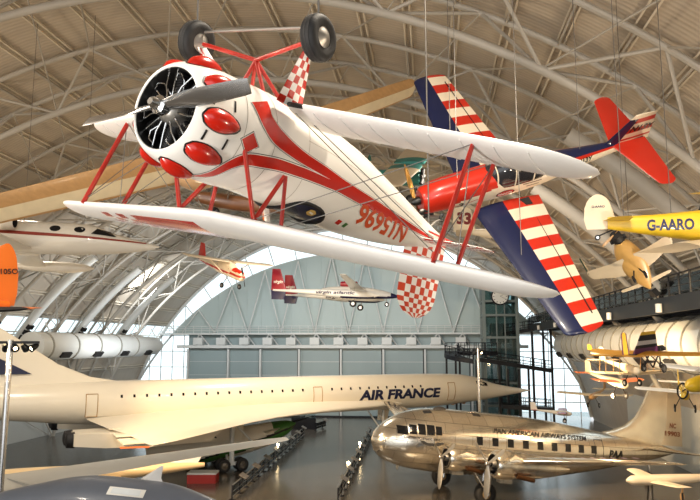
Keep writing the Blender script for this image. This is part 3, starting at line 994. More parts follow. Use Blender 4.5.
# ------------------------------------------------------------------ red, white and blue aerobatic monoplane N13Y
CR = Matrix(((-0.9182, 0.3777, 0.1194), (-0.2752, -0.3916, -0.878), (-0.2849, -0.839, 0.4635)))
CT = Vector((-0.333, 19.01, 15.03))
cp = thing('aerobatic_monoplane', 'banked monoplane with red and white striped wings, navy leading edges and N13Y fin', 'aeroplane', CT, CR)
CRM = mat('cream_enamel', (226, 210, 184), .3, 0, .03, 2, coat=.3); RC = mat('scarlet_enamel', (188, 40, 22), .3, 0, .05, 2, coat=.35); NV = M_['navy']
cb = Body([(-.12, .0, .30, .30, .34, 2.2), (-.2, .0, .36, .37, .42, 2.3), (-.7, .02, .42, .50, .46, 2.3), (-1.5, .02, .45, .56, .50, 2.3), (-2.3, .02, .46, .58, .54, 2.3), (-3.6, .03, .44, .56, .52, 2.2), (-4.4, .06, .38, .40, .46, 2.1), (-5.4, .10, .26, .28, .32, 2.1), (-6.5, .14, .14, .2, .2, 2), (-7.4, .2, .05, .12, .12, 2)])
def cmat(x, th, p):
    a = math.degrees(th) % 360
    if x > -2.35 and a < 180:
        lim = -8 + 26 * max(0, (-x - .2) / 2.1) ** 1.5
        return 1 if lim < a < 180 - lim else 0
    if x > -.9:
        return 1
    if x < -4.2 and 30 < a < 150:
        return 2 if 52 < a < 128 else 1
    return 0
m = MB(); cb.mesh(m, nx=110, nt=72, mat=cmat)
cf_ = m.build('fuselage', [CRM, RC, NV], cp)
# canopy
cn = Body([(-1.95, .35, .10, .18, .1, 2), (-2.3, .22, .40, .48, .14, 2.2), (-2.75, .18, .475, .68, .14, 2.3), (-3.3, .18, .465, .68, .14, 2.3), (-3.8, .2, .42, .54, .12, 2.2), (-4.45, .3, .14, .15, .1, 2)])
m = MB(); cn.mesh(m, nx=24, nt=32); cn_ = m.build('canopy', mat('smoked_canopy', (40, 40, 44), .06, 0, 0, coat=.5), cp)
for x in (-2.32, -2.85, -3.45, -3.85):
    m = MB(); m.path([cn.pt(x, D(a), .006) for a in range(-10, 191, 12)], .02, 0, 6); m.build('canopy_frame', CRM, cn_)
# wings
sb = [.42, .80, .86] + [.86 + .375 * (i + 1) for i in range(11)]
cfc = [0, .01, .04, .1, .2, .3, .42, .55, .7, .85, 1.0]
for s in (1, -1):
    def wm(i, k, up, y, c):
        if c < .42:
            return 2 if y < 4.9 or c < .42 else 2
        if y < .8:
            return 1
        j = int((y - .86) / .375 + 1e-4)
        return 1 if j % 2 == (1 if up else 1) else 0
    m = MB(); st = [(y, -1.70 - .065 * y, -3.95 + .155 * y, -.70 + .078 * y) for y in sb]
    wing(m, st, wm, cfc, t=.13, camber=.015, tip=.18, flip=s, ntip=3)
    w = m.build('wing', [CRM, RC, NV], cp)
    m = MB(); m.bar((-3.35, s * .9, -.60), (-3.02, s * 4.7, -.31), .02, .1, 0); m.build('aileron_hinge', M_['black'], w)
    m = MB(); m.box((-3.1, s * .62, -.57), (.75, .26, .06)); m.build('wing_walk', M_['dark'], w)
    m = MB(); st = [(y, -6.25 - .30 * y, -7.45 + .06 * y, .28) for y in (.03, .3, .8, 1.3, 1.75)]
    wing(m, st, RC and 0, None, t=.07, camber=0, tip=.14, flip=s, ntip=3); m.build('tailplane', RC, cp)
# fin with stripes
fs_ = [.18, .36, .44, .62, .80, .98, 1.16, 1.30]
def fmt(i, k, up, z, c):
    if z < 1.17 - .0 and c < .30 + .0 * z:
        return 2
    return 1 if i % 2 == 1 else 0
m = MB(); st = [(z, -6.0 - .72 * (z - .18), -7.62 - .0 * z, 0) for z in fs_]
st = [(z, -5.9 - .74 * (z - .18), -7.62 + .14 * (z - .18), 0) for z in fs_]
wing(m, st, fmt, [0, .02, .08, .18, .30, .45, .6, .8, 1], t=.07, camber=0, tip=0, axis='z'); fn_ = m.build('tail_fin', [CRM, RC, NV], cp)
for s in (1, -1):
    m = MB()
    def fq(x, y, s=s):
        X = -6.72 - x if s > 0 else -7.55 + x
        return Vector((X, s * .052, .66 + y))
    letter(m, 'N13Y', .83, .24, fq, 0, .03, .25); m.build('registration_lettering', M_['black'], fn_)
    m = MB()
    def fq2(x, y, s=s):
        X = -5.0 - x if s > 0 else -5.75 + x
        return cb.side(X, .1 + y, s, .006)
    letter(m, 'N13Y', .55, .17, fq2, 0, .03); m.build('fuselage_lettering', M_['black'], cf_)
    # oil badge
    m = MB()
    o = lambda r: [Vector((-2.62 + r * .30 * math.cos(t), 0, -.10 + r * .135 * math.sin(t))) for t in np.linspace(0, 2 * PI, 29)[:-1]]
    for r, mi, of in ((1.0, 1, .005), (.88, 0, .008)):
        p = [cb.side(q.x, q.z, s, of) for q in o(r)]; c = cb.side(-2.62, -.10, s, of); m.add([c] + p, [(0, i + 1, (i + 1) % 28 + 1) for i in range(28)], mi)
    letter(m, 'PENNZOIL', .46, .11, lambda x, y, s=s: cb.side((-2.39 - x) if s > 0 else (-2.85 + x), -.155 + y, s, .014), 2, .03)
    m.build('oil_badge', [RC, M_['black'], M_['white']], cf_)
    for i, (x, z, l) in enumerate(((-3.15, .26, .7), (-3.2, .16, .55), (-3.15, .06, .62), (-4.25, .16, .3), (-3.3, -.06, .4))):
        m = MB(); m.add([cb.side(x - l * u, z + dz, s, .006) for u in (0, .33, .66, 1) for dz in (0, .035)], [(2 * k, 2 * k + 1, 2 * k + 3, 2 * k + 2) for k in range(3)], 0)
        m.build('sponsor_mark', mat('faded_brown_marks', (120, 92, 70), .5), cf_)
    m = MB(); letter(m, '3', .16, .24, lambda x, y, s=s: cb.side((-1.15 - x) if s > 0 else (-1.31 + x), -.27 + y, s, .006), 0, .03); m.build('crew_number', M_['black'], cf_)
    m = MB(); m.add([cb.side(-.55 - 1.3 * u, -.12 + .06 * math.sin(9 * u) + dz * (1 - u * .5), s, .006) for u in np.linspace(0, 1, 9) for dz in (0, .05)], [(2 * k, 2 * k + 1, 2 * k + 3, 2 * k + 2) for k in range(8)], 0); m.build('nose_scroll', RC, cf_)
# engine nose: intake, exposed cylinders below, propeller
m = MB(); m.lathe([(0, .16), (.05, .15), (.11, .06), (.12, -.02), (.12, -.14)], (0, 0, 0), (1, 0, 0), 20); hb = m.build('propeller_hub', M_['black'], cp)
a0 = math.atan2(-.954, .581)
for q in (0, 1):
    b = MB(); blade(b, (.02, 0, 0), -a0 + PI * q, .05, 1.12, .19, 0, pitch=-.8)
    b.build('propeller_blade', mat('dark_propeller', (60, 44, 26), .25, .4, .15, 4, coat=.6) if q else mat('gold_propeller', (176, 130, 64), .2, .7, .12, 4), cp)
for i, (x, y, z) in enumerate(((-.05, .2, -.28), (-.05, -.2, -.28), (-.12, .0, -.44), (-.12, .28, -.1), (-.12, -.28, -.1), (-.2, .18, -.5), (-.2, -.18, -.5))):
    m = MB(); m.tube((x, y, z), (x - .3, y * 1.05, z), .085, 0, 12); m.lathe([(0, .1), (.05, .1), (.06, 0)], (x, y, z), (1, 0, 0), 10, 1); m.build('engine_cylinder', [M_['dark'], M_['alu_dull']], cp)
m = MB(); m.path([(-.3, .3, -.45), (-.6, .36, -.55), (-.9, .36, -.58)], .06, 0, 8); m.build('exhaust_pipe', M_['alu_dull'], cp)
# ------------------------------------------------------------------ white supersonic airliner on the floor
nose = at(530, 393, 81.3)
p2 = at(95, 401, 58.3)
dx, dy = (nose - p2).x, (nose - p2).y
NZ = 6.1
sc_ = thing('supersonic_airliner', 'long white supersonic airliner with a pointed nose and AIR FRANCE in navy along its side', 'aeroplane', (nose.x, nose.y, NZ), heading(dx, dy), 1.1)
CW = M_['concorde']
sb_ = Body([(0, -.42, .03, .03, .03, 2), (-.8, -.40, .16, .15, .16, 2), (-2.5, -.36, .40, .36, .40, 2), (-4.5, -.30, .66, .64, .66, 2), (-6.2, -.22, .90, .98, .92, 2), (-7.6, -.12, 1.12, 1.30, 1.14, 2), (-10, 0, 1.36, 1.52, 1.42, 2), (-13, 0, 1.44, 1.62, 1.6, 2), (-20, 0, 1.44, 1.66, 1.66, 2), (-44, 0, 1.44, 1.66, 1.66, 2), (-50, .15, 1.2, 1.4, 1.3, 2), (-56, .5, .7, .85, .75, 2), (-61.6, .9, .08, .1, .1, 2)])
m = MB(); sb_.mesh(m, nx=120, nt=48); sf_ = m.build('fuselage', CW, sc_)
m = MB()
# ogival delta wing
pl = [(1.2, -17.2, -56.2), (1.6, -19.5, -56.3), (2.1, -23.5, -56.4), (2.8, -28, -56.5), (3.8, -33.2, -56.6), (5.0, -37.6, -56.7), (6.6, -41.6, -56.8), (8.6, -45.6, -56.6), (10.4, -49.0, -56.3), (11.8, -51.8, -56.0), (12.6, -53.8, -55.6), (12.9, -55.1, -55.4)]
pl = [(y, -17.2 + (a + 17.2) * .70, -17.2 + (c + 17.2) * .70 + (1.0 if y > 8 else -1.4 + .28 * y)) for y, a, c in pl]
for s in (1, -1):
    m = MB(); st = [(y, a, c, -1.0 - .06 * y - (.0 if y < 4 else .0), .035 if y > 2 else .03) for y, a, c in pl]
    wing(m, st, 0, [0, .004, .015, .05, .12, .25, .4, .6, .8, .93, 1], camber=0.006, flip=s); w = m.build('delta_wing', CW, sc_)
    for i in range(3):
        y0 = (4.2, 7.0, 9.6)[i]; m = MB(); m.box((-44.0, s * (y0 + .9), -1.07 - .06 * (y0 + .9)), (1.3, 2.3, .1)); m.build('elevon', CW, w)
    # twin engine box with ramp intakes
    m = MB(); y0 = 5.6
    rings = []
    for x, zt_, zb_, hw_ in ((-36.6, -1.45, -1.6, 1.75), (-37.8, -1.45, -2.5, 1.75), (-42, -1.5, -2.6, 1.72), (-45, -1.5, -2.5, 1.6), (-47, -1.5, -2.3, 1.4)):
        rings.append([(x, s * (y0 - hw_), zt_), (x, s * (y0 + hw_), zt_), (x, s * (y0 + hw_), zb_), (x, s * (y0 - hw_), zb_)])
    m.loft(rings, 0, True, False); e = m.build('engine_box', CW, sc_)
    for q in (-.86, .86):
        m = MB(); m.box((-37.5, s * (y0 + q), -2.02), (.08, 1.5, .8), 0, Matrix.Rotation(-.75, 3, 'Y')); m.build('intake_mouth', M_['dark'], e)
        m = MB(); m.lathe([(.55, 0), (.5, -.5), (.2, -.6), (0, -.6)], (-46.9, s * (y0 + q * .8), -1.95), (1, 0, 0), 20); m.build('exhaust_nozzle', M_['dark'], e)
    m = MB(); m.bar((-43.3, s * 12.95, -1.8), (-45.0, s * 12.6, -1.78), .1, .09); m.build('wing_tip_edge', mat('orange_edge', (214, 108, 54), .5), w)
    # main leg
    m = MB(); m.tube((-34.6, s * 2.9, -1.3), (-34.6, s * 3.0, -4.95), .2, 0, 12); m.tube((-34.6, s * 2.9, -1.6), (-32.5, s * 2.3, -3.6), .1, 0, 8); m.box((-34.6, s * 3.0, -4.95), (1.9, .2, .25)); lg = m.build('main_leg', M_['white_steel'], sc_)
    for x in (-.75, .75):
        for y in (-.4, .4):
            wheel(lg, (-34.6 + x, s * 3.0 + y, -5.03), (0, 1, 0), .52, .34, .26)
    m = MB(); m.plate([(-33.2, s * 2.0, -1.4), (-36.6, s * 2.0, -1.4), (-36.4, s * 1.9, -3.3), (-33.4, s * 1.9, -3.3)], (0, 1, 0), .06); m.build('gear_door', CW, sc_)
m = MB(); m.tube((-18.6, 0, -1.5), (-18.6, 0, -5.0), .14, 0, 10); m.tube((-18.6, 0, -3.8), (-20.4, 0, -1.6), .08, 0, 8); lg = m.build('nose_leg', M_['white_steel'], sc_)
for y in (-.3, .3):
    wheel(lg, (-18.6, y, -5.15), (0, 1, 0), .4, .24, .2)
m = MB(); m.plate([(-17.6, .5, -1.6), (-18.9, .5, -1.6), (-18.9, .6, -2.7), (-17.8, .6, -2.7)], (0, 1, 0), .05); m.build('gear_door', CW, sc_)
# fin
m = MB(); st = [(1.2, -40.6, -58.8, 0), (2.0, -45.2, -58.6, 0), (3.0, -47.6, -58.4, 0), (5.0, -50.6, -58.1, 0), (7.6, -54.6, -57.8, 0)]
wing(m, st, lambda i, k, up, z, c: 0, None, t=.04, camber=0, axis='z'); fi = m.build('tail_fin', CW, sc_)
for s in (1, -1):
    m = MB(); m.add([(-53.2, s * .42, 4.3), (-49.4, s * .40, 2.3), (-52.4, s * .46, 2.3), (-54.4, s * .44, 4.3)], [(0, 1, 2, 3)]); m.build('fin_stripe', M_['navy'], fi)
# cabin windows, doors, cockpit glazing, titles
for s in (1, -1):
    for i in range(30 if s < 0 else 0):
        x = -15.2 - .96 * i
        if 10 < i < 13:
            continue
        m = MB(); m.add([sb_.side(x + a, .52 + c, s, .02) for a, c in ((-.085, -.11), (.085, -.11), (.085, .11), (-.085, .11))], [(0, 1, 2, 3)]); m.build('cabin_window', M_['window'], sf_)
    for x in (-11.5, -26.2, -45.2):
        m = MB(); o = [(x - .42, -.95), (x + .42, -.95), (x + .42, .75), (x - .42, .75)]
        for k in range(4):
            (a, c), (d, e) = o[k], o[(k + 1) % 4]
            m.path([sb_.side(a + (d - a) * u / 4, c + (e - c) * u / 4, s, .012) for u in range(5)], .035, 0, 6)
        m.build('cabin_door', mat('door_outline', (176, 142, 96), .5), sf_)
    m = MB()
    for a0, a1, h0, h1 in ((-6.55, -7.05, .34, .72), (-7.1, -7.6, .38, .84), (-7.65, -8.1, .50, .86)):
        m.add([sb_.side(a0, h0 - .08, s, .02), sb_.side(a1, h0, s, .02), sb_.side(a1, h1, s, .02), sb_.side(a0, h1 - .16, s, .02)], [(0, 1, 2, 3)])
    m.build('cockpit_window', M_['window'], sf_)
    m = MB(); letter(m, 'AIR FRANCE', 9.1, .95, lambda x, y, s=s: sb_.side((-12.9 - x) if s > 0 else (-22.0 + x), -.62 + y, s, .02), 0, .045, .12)
    m.build('airline_title', M_['navy'], sf_)
    m = MB()
    for x, z in ((-10.4, -.55), (-9.0, -.5)):
        m.add([sb_.side(x + .22 * math.cos(t), z - .9 + .13 * math.sin(t), s, .02) for t in np.linspace(0, 2 * PI, 13)[:-1]], [tuple(range(12))])
    m.build('access_panel', mat('panel_tan', (170, 120, 64), .5), sf_)

# ------------------------------------------------------------------ polished silver propeller airliner on the floor
mid = floor_at(462, 495)
sl = thing('silver_airliner', 'polished silver four-engine propeller airliner on its tail wheel with NC 19903 on its fin', 'aeroplane', (0, 0, 0), None)
pm = bpy.data.materials.new('polished_panels'); pm.use_nodes = True
nt = pm.node_tree; N = nt.nodes; L = nt.links; b = N['Principled BSDF']; b.inputs['Metallic'].default_value = .93
tc = N.new('ShaderNodeTexCoord'); bk = N.new('ShaderNodeTexBrick'); mp = N.new('ShaderNodeMapping')
mp.inputs['Rotation'].default_value = (PI / 2, 0, 0)
L.new(tc.outputs['Object'], mp.inputs['Vector']); L.new(mp.outputs[0], bk.inputs['Vector'])
bk.inputs['Scale'].default_value = 1.0; bk.inputs['Brick Width'].default_value = 1.15; bk.inputs['Row Height'].default_value = .62; bk.inputs['Mortar Size'].default_value = .012
bk.inputs['Color1'].default_value = (*lin((.93, .90, .84)), 1); bk.inputs['Color2'].default_value = (*lin((.87, .84, .79)), 1); bk.inputs['Mortar'].default_value = (*lin((.5, .47, .43)), 1)
L.new(bk.outputs['Color'], b.inputs['Base Color'])
ns = N.new('ShaderNodeTexNoise'); ns.inputs['Scale'].default_value = 1.6; ns.inputs['Detail'].default_value = 3; L.new(tc.outputs['Object'], ns.inputs['Vector'])
mr = N.new('ShaderNodeMapRange'); mr.inputs['To Min'].default_value = .13; mr.inputs['To Max'].default_value = .27; L.new(ns.outputs['Fac'], mr.inputs['Value']); L.new(mr.outputs[0], b.inputs['Roughness'])
bp = N.new('ShaderNodeBump'); bp.inputs['Strength'].default_value = .10; bp.inputs['Distance'].default_value = .05; L.new(ns.outputs['Fac'], bp.inputs['Height']); L.new(bp.outputs['Normal'], b.inputs['Normal'])
PM = pm
SD = 1.2
# geometry in real metres; origin between the main wheels on the floor
hd = Vector((-.95, -.31))
wdir = RGT * hd.x + Vector((FWD.x, FWD.y, 0)).normalized() * hd.y
PT = math.radians(6.5)
sl.matrix_world = Matrix.Translation((mid.x, mid.y, 0)) @ heading(wdir.x, wdir.y, PT).to_4x4() @ Matrix.Scale(SD, 4)
X0, Z0 = 6.3, 3.15                      # nose ahead of the wheels, fuselage centre above the floor at the wheels
sl_b = Body([(X0, Z0 - .30, .05, .05, .05, 2), (X0 - .15, Z0 - .29, .42, .42, .42, 2), (X0 - .5, Z0 - .26, .78, .80, .78, 2), (X0 - 1.1, Z0 - .2, 1.12, 1.18, 1.12, 2), (X0 - 2.0, Z0 - .12, 1.42, 1.52, 1.42, 2), (X0 - 3.4, Z0 - .03, 1.66, 1.72, 1.64, 2), (X0 - 5, Z0, 1.75, 1.76, 1.74, 2), (X0 - 9, Z0, 1.75, 1.75, 1.74, 2), (X0 - 12, Z0 + .04, 1.62, 1.6, 1.6, 2), (X0 - 15, Z0 + .15, 1.3, 1.25, 1.28, 2), (X0 - 18, Z0 + .3, .86, .85, .86, 2), (X0 - 21, Z0 + .46, .42, .42, .42, 2), (X0 - 22.66, Z0 + .55, .06, .06, .06, 2)])
sl_b.a[:, 2:5] *= 1.1
m = MB(); sl_b.mesh(m, nx=110, nt=56); sfu = m.build('fuselage', PM, sl)
# cockpit glazing
m = MB()
zc0 = Z0
wnd = [(X0 - 1.15, X0 - 1.75, .42, .88), (X0 - 1.82, X0 - 2.25, .48, 1.0), (X0 - 2.33, X0 - 2.75, .50, 1.08), (X0 - 2.83, X0 - 3.3, .52, 1.08), (X0 - 3.38, X0 - 3.75, .56, 1.04)]
for s in (1, -1):
    for a, c, z0, z1 in wnd:
        m = MB()
        def qq(x, z, s=s):
            return sl_b.side(x, Z0 - .1 + z, s, .02)
        fr_ = []
        n = 4
        vs = [qq(a + (c - a) * i / n, z0 + (z1 - z0) * j / n - (.0 if True else 0)) for i in range(n + 1) for j in range(n + 1)]
        m.add(vs, [(i * (n + 1) + j, (i + 1) * (n + 1) + j, (i + 1) * (n + 1) + j + 1, i * (n + 1) + j + 1) for i in range(n) for j in range(n)])
        m.build('cockpit_window', M_['window'], sfu)
    for i in range(9):
        x = X0 - 6.2 - 1.06 * i
        m = MB(); m.add([sl_b.side(x + a, Z0 + c, s, .05) for a, c in ((-.19, .1), (.19, .1), (.19, .58), (-.19, .58))], [(0, 1, 2, 3)]); m.build('cabin_window', M_['window'], sfu)
    m = MB(); letter(m, 'PAN AMERICAN AIRWAYS SYSTEM', 7.0, .27, lambda x, y, s=s: sl_b.side((X0 - 7.2 - x) if s > 0 else (X0 - 14.2 + x), Z0 + .86 + y, s, .05), 0, .02, .25); m.build('airline_title', M_['black'], sfu)
    m = MB(); letter(m, 'PAA', 1.25, .5, lambda x, y, s=s: sl_b.side((X0 - 16.0 - x) if s > 0 else (X0 - 17.25 + x), Z0 - .12 + y, s, .02), 0, .03, .2); m.build('airline_initials', M_['black'], sfu)
    # winged badge and dark flash behind the nose
    m = MB(); m.add([sl_b.side(x, Z0 - .1 + z, s, .02) for x, z in ((X0 - 2.4, .16), (X0 - 3.9, .14), (X0 - 3.6, -.06), (X0 - 3.0, -.12), (X0 - 2.6, -.02))], [(0, 1, 2, 3, 4)]); m.build('nose_flash', M_['dark'], sfu)
    m = MB(); m.add([sl_b.side(X0 - 2.45 + .24 * math.cos(t), Z0 - .28 + .2 * math.sin(t), s, .03) for t in np.linspace(0, 2 * PI, 17)[:-1]], [tuple(range(16))]); m.build('nose_badge', M_['chrome'], sfu)
    m = MB(); letter(m, 'CLIPPER FLYING CLOUD', 2.2, .13, lambda x, y, s=s: sl_b.side((X0 - 1.5 - x) if s > 0 else (X0 - 3.7 + x), Z0 + .12 + y, s, .02), 0, .02, .2); m.build('name_lettering', M_['black'], sfu)
    # cabin door outline
    m = MB(); o = [(X0 - 15.5, -.75), (X0 - 14.8, -.75), (X0 - 14.8, .85), (X0 - 15.5, .85)]
    for k in range(4):
        (a, c), (d, e) = o[k], o[(k + 1) % 4]; m.path([sl_b.side(a + (d - a) * u / 4, Z0 + .1 + c + (e - c) * u / 4, s, .01) for u in range(5)], .02, 0, 6)
    m.build('cabin_door', M_['dark'], sfu)
# loop, hatch and fittings on the crown
m = MB(); m.ell((X0 - 4.2, .25, Z0 + 1.86), (.45, .16, .2)); m.tube((X0 - 4.2, .25, Z0 + 1.6), (X0 - 4.2, .25, Z0 + 1.9), .08); m.build('aerial_housing', M_['dark'], sfu)
for x in (X0 - 2.9, X0 - 6.2):
    m = MB(); sl_b.patch(m, [(x, math.radians(62)), (x - .5, math.radians(62)), (x - .5, math.radians(72)), (x, math.radians(72))], 0, .02); m.build('crown_hatch', M_['dark'], sfu)
# wings, nacelles, engines, propellers, gear
for s in (1, -1):
    m = MB(); st = [(1.2, 1.9, -3.3, Z0 - .75, .16), (3.5, 1.55, -3.1, Z0 - .58, .15), (8, .9, -2.6, Z0 + .05, .13), (13, .1, -2.0, Z0 + .85, .11), (15.6, -.35, -1.7, Z0 + 1.25, .1)]
    wing(m, st, 0, None, camber=.02, tip=.9, flip=s); w = m.build('wing', PM, sl)
    m = MB()
    for i in range(12):
        y = 4.6 + .8 * i; zz = Z0 - .45 + .145 * (y - 4.6); m.box((-1.9 + .06 * (y - 4.6), s * y, zz + .34), (.14, .34, .02))
    m.build('wing_marking', mat('faded_violet', (92, 78, 96), .5), w)
    for y, hx in ((3.15, 2.9), (7.3, 2.3)):
        zc_ = Z0 - .62 + .08 * (y - 3)
        m = MB(); m.lathe([(.50, .0), (.62, -.04), (.70, -.18), (.74, -.5), (.74, -1.0), (.66, -1.15), (.66, -1.6), (.6, -2.6), (.4, -3.8), (.1, -4.6)], (hx, s * y, zc_), (1, 0, 0), 32)
        m.lathe([(.50, 0), (.5, -.45), (0, -.46)], (hx, s * y, zc_), (1, 0, 0), 32, 1)
        na = m.build('engine_nacelle', [PM, M_['dark']], sl)
        m = MB(); m.lathe([(0, .12), (.16, .06), (.2, -.1), (.2, -.4)], (hx, s * y, zc_), (1, 0, 0), 20)
        for k in range(9):
            a = 2 * PI * k / 9; d = Vector((0, math.cos(a), math.sin(a))); m.tube(Vector((hx - .25, s * y, zc_)) + d * .18, Vector((hx - .25, s * y, zc_)) + d * .47, .07, 1, 8)
        m.build('engine_case', [M_['alu_dull'], M_['dark']], na)
        m = MB(); m.tube((hx - 1.1, s * (y + .6), zc_ - .45), (hx - 2.1, s * (y + .62), zc_ - .6), .12, 0, 10); m.build('exhaust_pipe', mat('burnt_steel', (96, 66, 44), .4, .8, .15, 5), na)
        m = MB(); m.box((hx - .75, s * y, zc_ - .78), (.7, .4, .22)); m.build('oil_scoop', PM, na)
        m = MB(); m.lathe([(0, .42), (.06, .42), (.1, .34), (.1, .2), (.14, .16), (.14, .05)], (hx, s * y, zc_), (1, 0, 0), 18); ph = m.build('propeller_hub', M_['alu'], na)
        for k in range(3):
            b = MB(); blade(b, (hx + .25, s * y, zc_), PI + 2 * PI * k / 3, .08, 1.75, .36, 0, pitch=.7, th=.08); b.build('propeller_blade', M_['alu_dull'], na)
    y = 2.9
    # main leg with its forked brace; straight down although the craft leans back
    R6 = Matrix.Rotation(PT, 3, 'Y')
    def G(x, yy, z):
        return R6 @ Vector((x, yy, z))
    m = MB(); m.tube(G(-.2, s * (y + .35), 2.2), G(0, s * (y + .35), .62), .11, 0, 12); m.tube(G(-.2, s * (y - .35), 2.2), G(0, s * (y - .35), .62), .11, 0, 12); m.tube(G(0, s * (y - .38), .62), G(0, s * (y + .38), .62), .07, 0, 10)
    m.tube(G(.9, s * y, 2.3), G(.05, s * (y - .3), .75), .05, 0, 8); m.tube(G(.9, s * y, 2.3), G(.05, s * (y + .3), .75), .05, 0, 8)
    lg = m.build('main_leg', M_['alu'], sl)
    wheel(lg, G(0, s * y, .66), (0, 1, 0), .66, .48, .27, hub=mat('hub_tan', (168, 140, 100), .4, .5), bulge=.02)
    m = MB(); st = [(.2, X0 - 19.1, X0 - 22.3, Z0 + .62, .1), (2, X0 - 19.6, X0 - 22.2, Z0 + .68, .09), (4.2, X0 - 20.5, X0 - 21.9, Z0 + .76, .08)]
    wing(m, st, 0, None, camber=0, tip=.35, flip=s); m.build('tailplane', PM, sl)
# tall fin with long dorsal sweep
m = MB(); st = [(Z0 + .9, X0 - 13.4, X0 - 22.5, 0, .05), (Z0 + 1.25, X0 - 15.6, X0 - 22.66, 0, .07), (Z0 + 1.55, X0 - 17.0, X0 - 22.7, 0, .09), (Z0 + 1.95, X0 - 18.1, X0 - 22.66, 0, .11), (Z0 + 2.6, X0 - 19.0, X0 - 22.55, 0, .12), (Z0 + 3.6, X0 - 19.6, X0 - 22.4, 0, .12), (Z0 + 4.7, X0 - 20.1, X0 - 22.2, 0, .11)]
wing(m, st, lambda i, k, up, z, c: 0, None, camber=0, tip=.75, axis='z'); fi = m.build('tail_fin', mat('brushed_fin_metal', (232, 226, 212), .26, .8, .08, 1.5), sl)
m = MB(); st = [(Z0 + .9, X0 - 21.2, X0 - 23.1, 0, .16), (Z0 + 2, X0 - 21.2, X0 - 23.05, 0, .15), (Z0 + 3.6, X0 - 21.25, X0 - 22.9, 0, .13), (Z0 + 4.7, X0 - 21.3, X0 - 22.65, 0, .1)]
wing(m, st, 0, None, camber=0, tip=.3, axis='z'); m.build('rudder', mat('silver_dope', (196, 184, 164), .4, .5, .04, 2), fi)
for s in (1, -1):
    for t, w_, z_ in (('NC', .55, Z0 + 2.1), ('19903', 1.25, Z0 + 1.55)):
        m = MB(); letter(m, t, w_, .34, lambda x, y, s=s, w_=w_, z_=z_: Vector(((X0 - 22.1 + w_ / 2 - x) if s > 0 else (X0 - 22.1 - w_ / 2 + x), s * .16, z_ + y)), 0, .03); m.build('registration_lettering', mat('rust_lettering', (120, 62, 30), .5), fi)
m = MB(); m.tube((X0 - 20.2, 0, Z0 + .2), (X0 - 20.4, 0, Z0 - 1.2), .08, 0, 10); tl = m.build('tail_leg', M_['alu'], sl)
R6 = Matrix.Rotation(PT, 3, 'Y'); q = R6 @ Vector((-14.1, 0, .32)); wheel(tl, (q.x, 0, q.z), (0, 1, 0), .32, .22, .13)
# ------------------------------------------------------------------ the other craft in the hall
def plain(c, st_, mats, parent, name='fuselage', nx=40, nt=28, fn=0):
    m = MB(); c.mesh(m, nx=nx, nt=nt, mat=fn); return m.build(name, mats, parent)


# --- white business jet, upper left
lj = thing('business_jet', 'white business jet with a thin red stripe hanging at the left edge', 'aeroplane', at(161, 246, 35), facing((1, -.045, -.06), (.0, 1, -.25)))
WJ = mat('cool_white_paint', (226, 220, 208), .3, 0, .02, 2, coat=.3)
b_ = Body([(0, -.1, .03, .03, .03, 2), (-.3, -.08, .12, .10, .12, 2), (-1.4, -.02, .36, .30, .38, 2), (-2.6, .05, .58, .54, .60, 2), (-3.6, .12, .72, .80, .74, 2.1), (-4.6, .12, .78, .86, .80, 2.1), (-8, .12, .78, .86, .80, 2), (-10, .2, .6, .66, .6, 2), (-12.5, .35, .12, .15, .15, 2)])
lf = plain(b_, None, WJ, lj, nx=60)
m = MB(); m.tube((0.06, 0, -.1), (-.25, 0, -.1), .02, 0, 8, r2=.1); m.build('nose_cap', M_['black'], lj)
for s in (1, -1):
    m = MB(); vs = []
    xs = np.linspace(-.7, -11.5, 24)
    for x in xs:
        h = .035 + .05 * min(1, max(0, (-x - 1) / 5)); zc = .03 + .022 * (-x)
        for dz in (-h, h):
            vs.append(b_.side(x, min(zc, .26) + dz, s, .008))
    m.add(vs, [(2 * k, 2 * k + 1, 2 * k + 3, 2 * k + 2) for k in range(23)]); m.build('side_stripe', mat('maroon_stripe', (140, 44, 24), .4), lf)
    for x in (-3.95, -5.15):
        m = MB(); m.add([b_.side(x + .27 * math.cos(t), .5 + .17 * math.sin(t), s, .012) for t in np.linspace(0, 2 * PI, 19)[:-1]], [tuple(range(18))]); m.build('cabin_window', M_['window'], lf)
    m = MB(); m.add([b_.side(x, z, s, .06) for x, z in ((-2.15, .24), (-2.55, .56), (-3.15, .64), (-3.35, .30))], [(0, 1, 2, 3)]); m.build('cockpit_window', M_['window'], lf)
    m = MB(); st = [(.6, -6.2, -9.0, -.55), (2.4, -6.8, -8.6, -.43), (5.2, -7.6, -8.8, -.26)]
    wing(m, st, 0, None, t=.1, camber=.01, flip=s); m.build('wing', WJ, lj)
    tb = Body([(-4.9, -.22, .03, .03, .03, 2), (-5.4, -.22, .2, .2, .2, 2), (-6.6, -.22, .32, .32, .32, 2), (-8.2, -.22, .30, .30, .30, 2), (-9.8, -.22, .05, .05, .05, 2)])
    tb.a[:, 2:5] *= 1.0
    m = MB(); k0 = len(m.v); tb.mesh(m, nx=24, nt=20); m.v = [(x, y + s * 5.4, z) for x, y, z in m.v]; m.build('tip_tank', WJ, lj)
    m = MB(); m.lathe([(.30, 0), (.38, -.08), (.44, -.5), (.44, -1.6), (.28, -2.5)], (-6.95, s * 1.15, .62), (1, 0, 0), 24); m.lathe([(.30, 0), (.3, -.3), (0, -.3)], (-6.95, s * 1.15, .62), (1, 0, 0), 24, 1); m.bar((-8.2, s * .6, .55), (-8.2, s * 1.0, .6), .12, 1.2, 0, up=(1, 0, 0)); m.build('jet_engine', [WJ, M_['dark']], lj)
m = MB(); st = [(.7, -9.4, -11.9, 0), (2.6, -11, -12.6, 0)]; wing(m, st, 0, None, t=.08, camber=0, axis='z'); m.build('tail_fin', WJ, lj)
